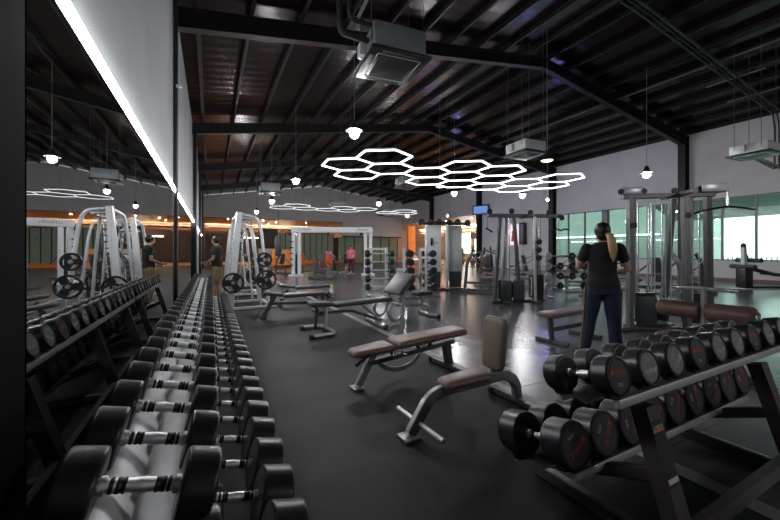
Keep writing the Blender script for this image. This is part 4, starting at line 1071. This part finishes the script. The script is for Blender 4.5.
# background machines
machine((4.6, 15.9, 0), R(-70), 'dark machine with rounded pads in front of the white rig', 'steel', 'brown', .95)
machine((7.2, 19.6, 0), R(-120), 'silver machine by the person in pink', 'silverdk', 'vinyl', 1.3)
machine((6.2, 19.9, 0), R(-100), 'silver low machine beneath the leaning person', 'silverdk', 'red', 1.0)
machine((7.55, 8.4, 0), R(-60), 'dark incline machine between the white tower and the mid cable station', 'steel', 'brown', 1.25)
machine((9.0, 9.7, 0), R(-120), 'dark machine behind the brown-padded incline machine', 'steel', 'brown', 1.45)
machine((3.6, 20.5, 0), R(-60), 'dark machine in front of the orange counter at the back', 'steel', 'vinyl', 1.0)
machine((10.6, 7.3, 0), R(160), 'grey seated machine left of the woman, near the windows', 'silverdk', 'vinyl', 1.3)
machine((10.2, 8.9, 0), R(150), 'dark seated machine right behind the mid cable station', 'steel2', 'vinyl', 1.25)
machine((12.5, 7.0, 0), R(120), 'grey machine in front of the green windows, left of the woman', 'silverdk', 'vinyl', 1.35)
machine((9.4, 4.3, 0), R(150), 'grey seated machine seen through the right cable station', 'steel2', 'vinyl', 1.3)
machine((13.0, 5.2, 0), R(160), 'dark machine under the right windows behind the cable station', 'steel', 'vinyl', 1.25)
machine((9.2, 15.5, 0), R(-100), 'dark machine seen between the barbell racks and the white cable tower', 'steel', 'red', 1.4)
machine((12.3, 17.5, 0), R(-130), 'silver machine far behind the white cable tower', 'silverdk', 'vinyl', 1.5)
machine((10.8, 11.4, 0), R(-140), 'dark machine behind the mid cable station by the white wall', 'steel', 'vinyl', 1.5)
machine((5.2, 22.5, 0), R(-80), 'dark machine far behind the left posts of the white rig', 'steel', 'red', 1.2)
machine((8.9, 24.0, 0), R(-100), 'dark machine far behind the right posts of the white rig', 'steel', 'vinyl', 1.3)
machine((16.5, 9.0, 0), R(150), 'dark machine under the green windows behind the right cable station', 'steel', 'vinyl', 1.3)
machine((22.6, 29.4, 0), R(180), 'dark machine in the right-hand lobby', 'steel', 'vinyl', 1.5)
# barbell storage and a white ball behind the mid station
t = thing('kettlebell_rack', 'low dark rack of round weights between the mid station and the woman', 'rack', (9.0, 6.45, 0), R(-25))
for s in (-1, 1): MB().bar([(s*.55, .1, .03), (s*.55, .0, 1.25)], .06, .08, up=(1, 0, 0)).build('upright', M['steel2'], t); MB().bar([(s*.55, -.3, .03), (s*.55, .3, .03)], .07, .05).build('foot', M['steel2'], t)
for z in (.35, .62, .9, 1.18): MB().bar([(-.75, -.06, z), (.75, -.06, z)], .05, .04).build('rail', M['silverdk'], t)
n = 0
for z in (.35, .62, .9, 1.18):
    for x in (-.62, -.28, .06, .4, .7):
        n += 1
        if n % 7 == 3: continue
        w = rotz(R(-25)) @ V((x, -.17, 0))
        q = thing('round_weight', f'round weight on the low dark rack, {["lowest", "second lowest", "second highest", "top"][[.35, .62, .9, 1.18].index(z)]} rail, {["leftmost", "second from the left", "in the middle", "second from the right", "rightmost"][[-.62, -.28, .06, .4, .7].index(x)]}', 'weight', (9.0+w.x, 6.45+w.y, z-.1), R(-25), 'round weights on the low dark rack')
        MB().lathe([(.02, 0), (.09, 0), (.1, .012), (.1, .05), (.09, .062), (.02, .062)], tr(0, .03, .1) @ rotx(PI/2), 18).build('disc', M['offwhite' if n % 5 == 1 else 'rubber'], q)
        MB().lathe([(0, -.01), (.022, -.01), (.022, .075), (0, .075)], tr(0, .03, .1) @ rotx(PI/2), 12).build('hub', M['steel2'], q)
t = thing('hyperextension_bench', 'dark padded bench machine standing alone under the bright right window', 'gym machine', (16.9, 4.75, 0), R(-28))
MB().box((-.55, 0, .4), (.28, .35, .72), bevel=.03).build('pedestal', M['black'], t)
for z, x in ((.78, -.5), (1.0, -.3)):
    MB().cyl((x-.1, -.42, z), (x-.1, .42, z), .075, seg=16).build('roller', M['vinyl'], t)
MB().bar([(-.4, 0, .72), (.5, 0, .5), (1.2, 0, .46)], .12, .1, up=(0, 1, 0)).build('beam', M['black'], t)
cushion(.1, 1.3, .3, .3, .09, tr(0, 0, .5) @ roty(R(3))).build('pad', M['vinyl'], t)
MB().bar([(-.5, 0, .06), (1.2, 0, .06)], .09, .08).build('base_rail', M['black'], t)
MB().bar([(1.1, 0, .06), (1.0, 0, .5)], .08, .08, up=(0, 1, 0)).build('leg', M['black'], t)
MB().bar([(-.55, 0, .7), (-.58, 0, 1.45)], .14, .12, up=(1, 0, 0)).build('upright', M['offwhite'], t)
MB().bar([(-.5, .1, 1.4), (-.3, .1, .95)], .08, .08, up=(0, 1, 0)).build('lever', M['black'], t)
MB().ball((-.58, 0, 1.5), (.08, .08, .1)).build('knob', M['black'], t)
t = thing('step_platform', 'lavender plastic box beside the white cable tower', 'box', (5.85, 10.2, 0), R(-18))
MB().box((0, 0, .35), (.5, .4, .68), bevel=.03).build('body', M['blueplastic'], t); MB().box((0, 0, .7), (.52, .42, .03), bevel=.01).build('lid', M['offwhite'], t)
t = thing('bottle', 'small bottle with a yellow cap on the black floor between the benches', 'bottle', (3.3, 10.3, 0))
MB().lathe([(0, 0), (.05, 0), (.055, .02), (.055, .16), (.03, .2)], seg=16, cap=False).build('body', M['offwhite'], t)
MB().lathe([(.03, .2), (.05, .2), (.05, .28), (0, .29)], seg=16).build('cap', M['yellow'], t)
# ================================================================== PEOPLE
def solid(mb, name, m, parent, voxel=.008, it=6, label=None):
    me = mb.mesh(name+'_src', m, 180)
    tmp = bpy.data.objects.new('tmp', me); COL.objects.link(tmp)
    md = tmp.modifiers.new('r', 'REMESH'); md.mode = 'VOXEL'; md.voxel_size = voxel
    sm = tmp.modifiers.new('s', 'SMOOTH'); sm.iterations = it; sm.factor = .5
    dg = bpy.context.evaluated_depsgraph_get(); dg.update()
    out = bpy.data.meshes.new_from_object(tmp.evaluated_get(dg))
    bpy.data.objects.remove(tmp); bpy.data.meshes.remove(me)
    out.name = name; out.materials.clear(); out.materials.append(m)
    out.polygons.foreach_set('use_smooth', [True]*len(out.polygons))
    return obj(name, out, parent, label)
def limb(mb, pts, rad, grow=0.0, seg=14):
    """tapered limb through pts with a radius at each, interpolated smoothly"""
    P, Q = [], []
    pts = [V(p) for p in pts]
    for i in range(len(pts)-1):
        for k in range(5):
            t = k/5; P.append(pts[i].lerp(pts[i+1], t)); s = t*t*(3-2*t); Q.append(rad[i]*(1-s)+rad[i+1]*s+grow)
    P.append(pts[-1]); Q.append(rad[-1]+grow)
    mb.sweep(P, [(math.cos(2*PI*k/seg), math.sin(2*PI*k/seg)) for k in range(seg)], scales=Q)
    mb.ball(P[0], Q[0]); mb.ball(P[-1], Q[-1])
    return mb
def rings(mb, secs, grow=0.0, seg=22, m=None):
    """stacked horizontal ellipses (x, y, z, rx, ry)"""
    m = m or Matrix(); A = []
    for x, y, z, rx, ry in secs:
        A.append([mb.bm.verts.new(m @ V((x+(rx+grow)*math.cos(2*PI*k/seg), y+(ry+grow)*math.sin(2*PI*k/seg), z))) for k in range(seg)])
    mb.bm.faces.new(A[0][::-1]); mb.bm.faces.new(A[-1])
    for a, b in zip(A, A[1:]):
        for k in range(seg): mb.bm.faces.new((a[k], a[(k+1) % seg], b[(k+1) % seg], b[k]))
    return mb
def hand(mb, wrist, dirv, palm_n, side):
    """palm, four unequal curled fingers and a thumb; dirv points to the fingers, palm_n out of the palm"""
    d = V(dirv).normalized(); n = V(palm_n); n = (n - d*n.dot(d)).normalized(); x = d.cross(n)*side
    w = V(wrist)
    for k in (-.022, -.007, .008, .022):
        limb(mb, [w+x*k*.6, w+d*.04+x*k, w+d*.085+x*k*1.15], [.016, .014, .0115], seg=8)
    for k, l in ((-.028, .062), (-.01, .07), (.009, .074), (.028, .066)):
        b = w+d*.085+x*k*1.1
        limb(mb, [b, b+d*l*.4+n*.006, b+d*l*.72+n*.022, b+d*l*.85+n*.042], [.0098, .0092, .0084, .0072], seg=8)
    b = w+d*.028+x*.026
    limb(mb, [b, b+d*.026+x*.022+n*.008, b+d*.055+x*.024+n*.022], [.0125, .0108, .0088], seg=8)
def person(label, loc, rz, P, female=True, h=1.66, voxel=.008, skin='skin', shirt='tee', legs_m='navy', shorts=False, stripe=False, sleeves=.5, hairm='hair', lean=0.0, pony=None, shoes=True, headrot=0.0):
    t = thing('person', label, 'person', loc, rz)
    k = h/1.66
    S = lambda p: V(p)*k
    sh, el, wr, hip, kn, an = P['sh'], P['el'], P['wr'], P['hip'], P['kn'], P['an']
    hd = V(P['head'])
    body = MB()
    tor = P['torso']
    rings(body, [(x*k, y*k, z*k, rx*k, ry*k) for x, y, z, rx, ry in tor])
    nk = V(tor[-1][:3])
    limb(body, [S(nk-V((0, 0, .04))), S(hd-V((0, .012, .085)))], [.056*k, .05*k])
    HM = Matrix.Translation(S(hd)) @ rotz(headrot)
    body.ball((0, 0, 0), (.07*k, .09*k, .1*k), HM.copy() if False else None) if False else None
    bmesh.ops.create_uvsphere(body.bm, u_segments=20, v_segments=14, radius=1, matrix=HM @ tr(0, -.008*k, .02*k) @ Matrix.Diagonal((.073*k, .09*k, .095*k, 1)))
    bmesh.ops.create_uvsphere(body.bm, u_segments=18, v_segments=12, radius=1, matrix=HM @ tr(0, .02*k, -.04*k) @ Matrix.Diagonal((.055*k, .066*k, .075*k, 1)))
    bmesh.ops.create_uvsphere(body.bm, u_segments=10, v_segments=8, radius=1, matrix=HM @ tr(0, .088*k, -.012*k) @ Matrix.Diagonal((.012*k, .018*k, .024*k, 1)))
    for s in (-1, 1): bmesh.ops.create_uvsphere(body.bm, u_segments=10, v_segments=8, radius=1, matrix=HM @ tr(s*.072*k, -.005*k, -.005*k) @ Matrix.Diagonal((.012*k, .02*k, .032*k, 1)))
    for i, s in ((0, -1), (1, 1)):
        limb(body, [S(sh[i]), S(V(sh[i]).lerp(V(el[i]), .5)), S(el[i]), S(V(el[i]).lerp(V(wr[i]), .35)), S(wr[i])], [.05*k, .043*k, .036*k, .037*k, .025*k])
        hand(body, S(wr[i]), P['hd'][i], P['hn'][i], s)
        limb(body, [S(hip[i]), S(V(hip[i]).lerp(V(kn[i]), .5)), S(kn[i]), S(V(kn[i]).lerp(V(an[i]), .35)), S(an[i])], [.088*k, .077*k, .055*k, .056*k, .036*k])
        a = V(an[i]); f = P['ft'][i]
        limb(body, [S(a+V((0, -.02, -.03))), S(a+V((f[0]*.06, f[1]*.06, -.05))), S(a+V((f[0]*.15, f[1]*.15, -.065)))], [.034*k, .032*k, .02*k])
    solid(body, 'body', M[skin], t, voxel)
    # shirt
    g = .012*k
    mb = MB(); hem = P.get('hem', 0)
    rings(mb, [(x*k, y*k, z*k, rx*k, ry*k) for x, y, z, rx, ry in tor[hem:]], g)
    for i in (0, 1): limb(mb, [S(sh[i]), S(V(sh[i]).lerp(V(el[i]), sleeves))], [.055*k, .05*k], g*.8)
    solid(mb, 'shirt', M[shirt], t, voxel, 5)
    mb = MB()
    rings(mb, [(x*k, y*k, z*k, rx*k, ry*k) for x, y, z, rx, ry in tor[:3]], .008*k)
    for i in (0, 1):
        q = [S(hip[i]), S(V(hip[i]).lerp(V(kn[i]), .5)), S(kn[i])]; r = [.09*k, .08*k, .06*k]
        if not shorts: q += [S(V(kn[i]).lerp(V(an[i]), .4)), S(V(an[i])+V((0, 0, .0)))]; r += [.059*k, .043*k]
        limb(mb, q, r, .01*k)
    solid(mb, 'shorts' if shorts else 'trousers', M[legs_m], t, voxel, 5)
    if stripe:
        for i, s in ((0, -1), (1, 1)):
            q = [V(hip[i])+V((s*.108, -.01, .02)), V(hip[i]).lerp(V(kn[i]), .5)+V((s*.092, -.012, 0)), V(kn[i])+V((s*.072, -.012, 0)), V(kn[i]).lerp(V(an[i]), .4)+V((s*.07, -.012, 0)), V(an[i])+V((s*.054, -.01, .0))]
            MB().bar(fillet([S(p) for p in q], .2), .01, .026, up=(0, 1, 0)).build('side_stripe', M['stripe'], t)
    if shoes:
        for i in (0, 1):
            a = V(an[i]); f = P['ft'][i]; fv = V((f[0], f[1], 0))
            mb = MB(); z0 = -a.z
            limb(mb, [S(a+V((0, 0, -.02))-fv*.03), S(a-fv*.035+V((0, 0, z0+.045)))], [.042*k, .04*k])
            limb(mb, [S(a-fv*.03+V((0, 0, z0+.045))), S(a+fv*.08+V((0, 0, z0+.042))), S(a+fv*.17+V((0, 0, z0+.036)))], [.04*k, .042*k, .032*k])
            so = solid(mb, 'shoe', M['shoe'], t, voxel, 4)
            mb = MB(); ang = math.atan2(-f[0], f[1])
            pts = [(.038*math.cos(R(q)), .16+.03*math.sin(R(q))) for q in range(0, 181, 20)]+[(.034*math.cos(R(q)), -.05+.03*math.sin(R(q))) for q in range(180, 361, 20)]
            mb.prism([(x*k, y*k) for x, y in pts], .026*k, tr(a.x*k, a.y*k, .0) @ rotz(ang)); mb.build('sole', M['sole'], so)
    # face
    for s in (-1, 1):
        e = MB(); bmesh.ops.create_uvsphere(e.bm, u_segments=10, v_segments=8, radius=.0115*k, matrix=HM @ tr(s*.03*k, .071*k, .012*k)); eo = e.build('eye', M['white'], t)
        e = MB(); bmesh.ops.create_uvsphere(e.bm, u_segments=8, v_segments=6, radius=.0055*k, matrix=HM @ tr(s*.03*k, .0805*k, .012*k)); e.build('iris', M['hair'], eo)
    e = MB(); bmesh.ops.create_uvsphere(e.bm, u_segments=12, v_segments=6, radius=1, matrix=HM @ tr(0, .081*k, -.052*k) @ Matrix.Diagonal((.022*k, .008*k, .006*k, 1))); e.build('mouth', M['darkred'], t)
    # hair: skull cap open at the face
    mb = MB()
    bmesh.ops.create_uvsphere(mb.bm, u_segments=24, v_segments=16, radius=1, matrix=HM @ tr(0, -.022*k, .03*k) @ Matrix.Diagonal((.088*k, .097*k, .102*k, 1)))
    if pony:
        bmesh.ops.create_uvsphere(mb.bm, u_segments=20, v_segments=12, radius=1, matrix=HM @ tr(0, -.05*k, -.03*k) @ Matrix.Diagonal((.072*k, .06*k, .075*k, 1)))
    ho = solid(mb, 'hair', M[hairm], t, voxel, 4)
    if pony:
        mb = MB(); limb(mb, [S(p) for p in pony], [.022*k, .04*k, .048*k, .046*k, .034*k, .012*k][:len(pony)]); solid(mb, 'ponytail', M['blond'], ho, voxel, 4)
        MB().ball(S(pony[0]), .026*k).build('hair_tie', M['hair'], ho)
    return t
TF = [(0, -.01, .80, .15, .11), (0, -.015, .88, .172, .125), (0, -.01, .96, .165, .115), (0, 0, 1.05, .135, .095), (0, .005, 1.15, .135, .1), (0, .005, 1.26, .155, .108), (0, -.005, 1.345, .165, .095), (0, -.012, 1.40, .11, .07), (0, -.015, 1.43, .065, .055)]
TM = [(0, -.01, .80, .15, .11), (0, -.015, .88, .165, .12), (0, -.01, .96, .16, .115), (0, 0, 1.05, .155, .105), (0, .005, 1.15, .165, .11), (0, .005, 1.26, .185, .12), (0, -.005, 1.345, .19, .105), (0, -.012, 1.40, .12, .075), (0, -.015, 1.43, .07, .058)]
# the woman with the ponytail, back to the camera
PW = dict(torso=TF, head=(-.005, .03, 1.545), hem=1,
    sh=[(-.17, -.01, 1.355), (.17, -.01, 1.355)], el=[(-.26, .03, 1.12), (.265, .02, 1.11)], wr=[(-.16, .24, 1.2), (.2, .25, 1.08)],
    hd=[(.35, .75, .5), (-.1, 1, .1)], hn=[(.8, 0, -.4), (-1, 0, -.2)],
    hip=[(-.085, -.01, .86), (.085, -.01, .86)], kn=[(-.135, .02, .47), (.115, .02, .47)], an=[(-.2, -.03, .09), (.14, -.02, .09)], ft=[(-.35, .94), (.25, .97)])
person('woman seen from behind in black T-shirt and navy trousers with mustard side stripes, ponytail', (4.2, 2.53, 0), R(-50), PW, True, 1.655, .007, stripe=True, headrot=R(12),
    pony=[(.03, -.085, 1.525), (.055, -.13, 1.50), (.072, -.14, 1.43), (.08, -.14, 1.35), (.085, -.13, 1.28), (.09, -.12, 1.21)])
PMn = dict(torso=TM, head=(0, .03, 1.545), hem=1,
    sh=[(-.19, -.01, 1.355), (.19, -.01, 1.355)], el=[(-.25, -.01, 1.09), (.25, -.02, 1.09)], wr=[(-.2, .2, .98), (.2, .18, .95)],
    hd=[(.2, .95, .1), (-.2, .9, -.2)], hn=[(1, 0, -.2), (-1, 0, -.2)],
    hip=[(-.09, -.01, .86), (.09, -.01, .86)], kn=[(-.11, .03, .47), (.11, .0, .47)], an=[(-.12, -.02, .09), (.12, -.03, .09)], ft=[(-.15, .99), (.15, .99)])
person('man in black T-shirt and brown shorts standing past the end of the left rack', (.13, 10.1, 0), R(70), PMn, False, 1.70, .011, skin='skintan', legs_m='khaki', shorts=True)
PP = dict(PMn); PP = dict(PMn, torso=TF, sh=PW['sh'], el=[(-.2, 0, 1.1), (.2, 0, 1.1)])
person('small distant person in a pink top and dark red leggings by the white rig', (7.15, 18.7, 0), R(150), PP, True, 1.62, .014, shirt='pink', legs_m='darkred')
PLn = dict(PMn, torso=[(x, y+max(0, z-.9)*.9, .8+(z-.8)*.72, rx, ry) for x, y, z, rx, ry in TM], head=(0, .5, 1.28),
    sh=[(-.18, .36, 1.18), (.18, .36, 1.18)], el=[(-.2, .5, .95), (.2, .5, .95)], wr=[(-.15, .62, .78), (.15, .62, .78)], hd=[(0, .5, -.8), (0, .5, -.8)])
person('small distant person in blue grey leaning forward behind the white rig', (6.9, 20.9, 0), R(95), PLn, False, 1.70, .014, shirt='bluegrey', legs_m='tee')

# ================================================================== CAMERA AND WORLD
w = bpy.data.worlds.new('World'); SC.world = w; w.use_nodes = True
nt = w.node_tree; nt.nodes.clear()
bg = nt.nodes.new('ShaderNodeBackground'); out = nt.nodes.new('ShaderNodeOutputWorld')
bg.inputs['Color'].default_value = (.93, .97, 1, 1); bg.inputs['Strength'].default_value = 1.7
nt.links.new(bg.outputs[0], out.inputs['Surface'])

cam = bpy.data.cameras.new('Camera'); co = bpy.data.objects.new('Camera', cam); COL.objects.link(co)
F, TH = 346.0, math.atan(179/346)
cam.sensor_width = 36; cam.lens = F/780*36; cam.shift_y = -9/780; cam.clip_start = .05; cam.clip_end = 200
co.location = (0, 0, 1.32); co.rotation_euler = (PI/2, 0, -TH)
SC.camera = co
SC.view_settings.view_transform = 'Standard'; SC.view_settings.look = 'None'; SC.view_settings.gamma = 1; SC.view_settings.use_curve_mapping = False
SC.view_settings.exposure = 1.5
SC.cycles.use_denoising = True
SC.cycles.max_bounces = 8; SC.cycles.transparent_max_bounces = 12; SC.cycles.sample_clamp_indirect = 4; SC.cycles.caustics_reflective = False; SC.cycles.caustics_refractive = False
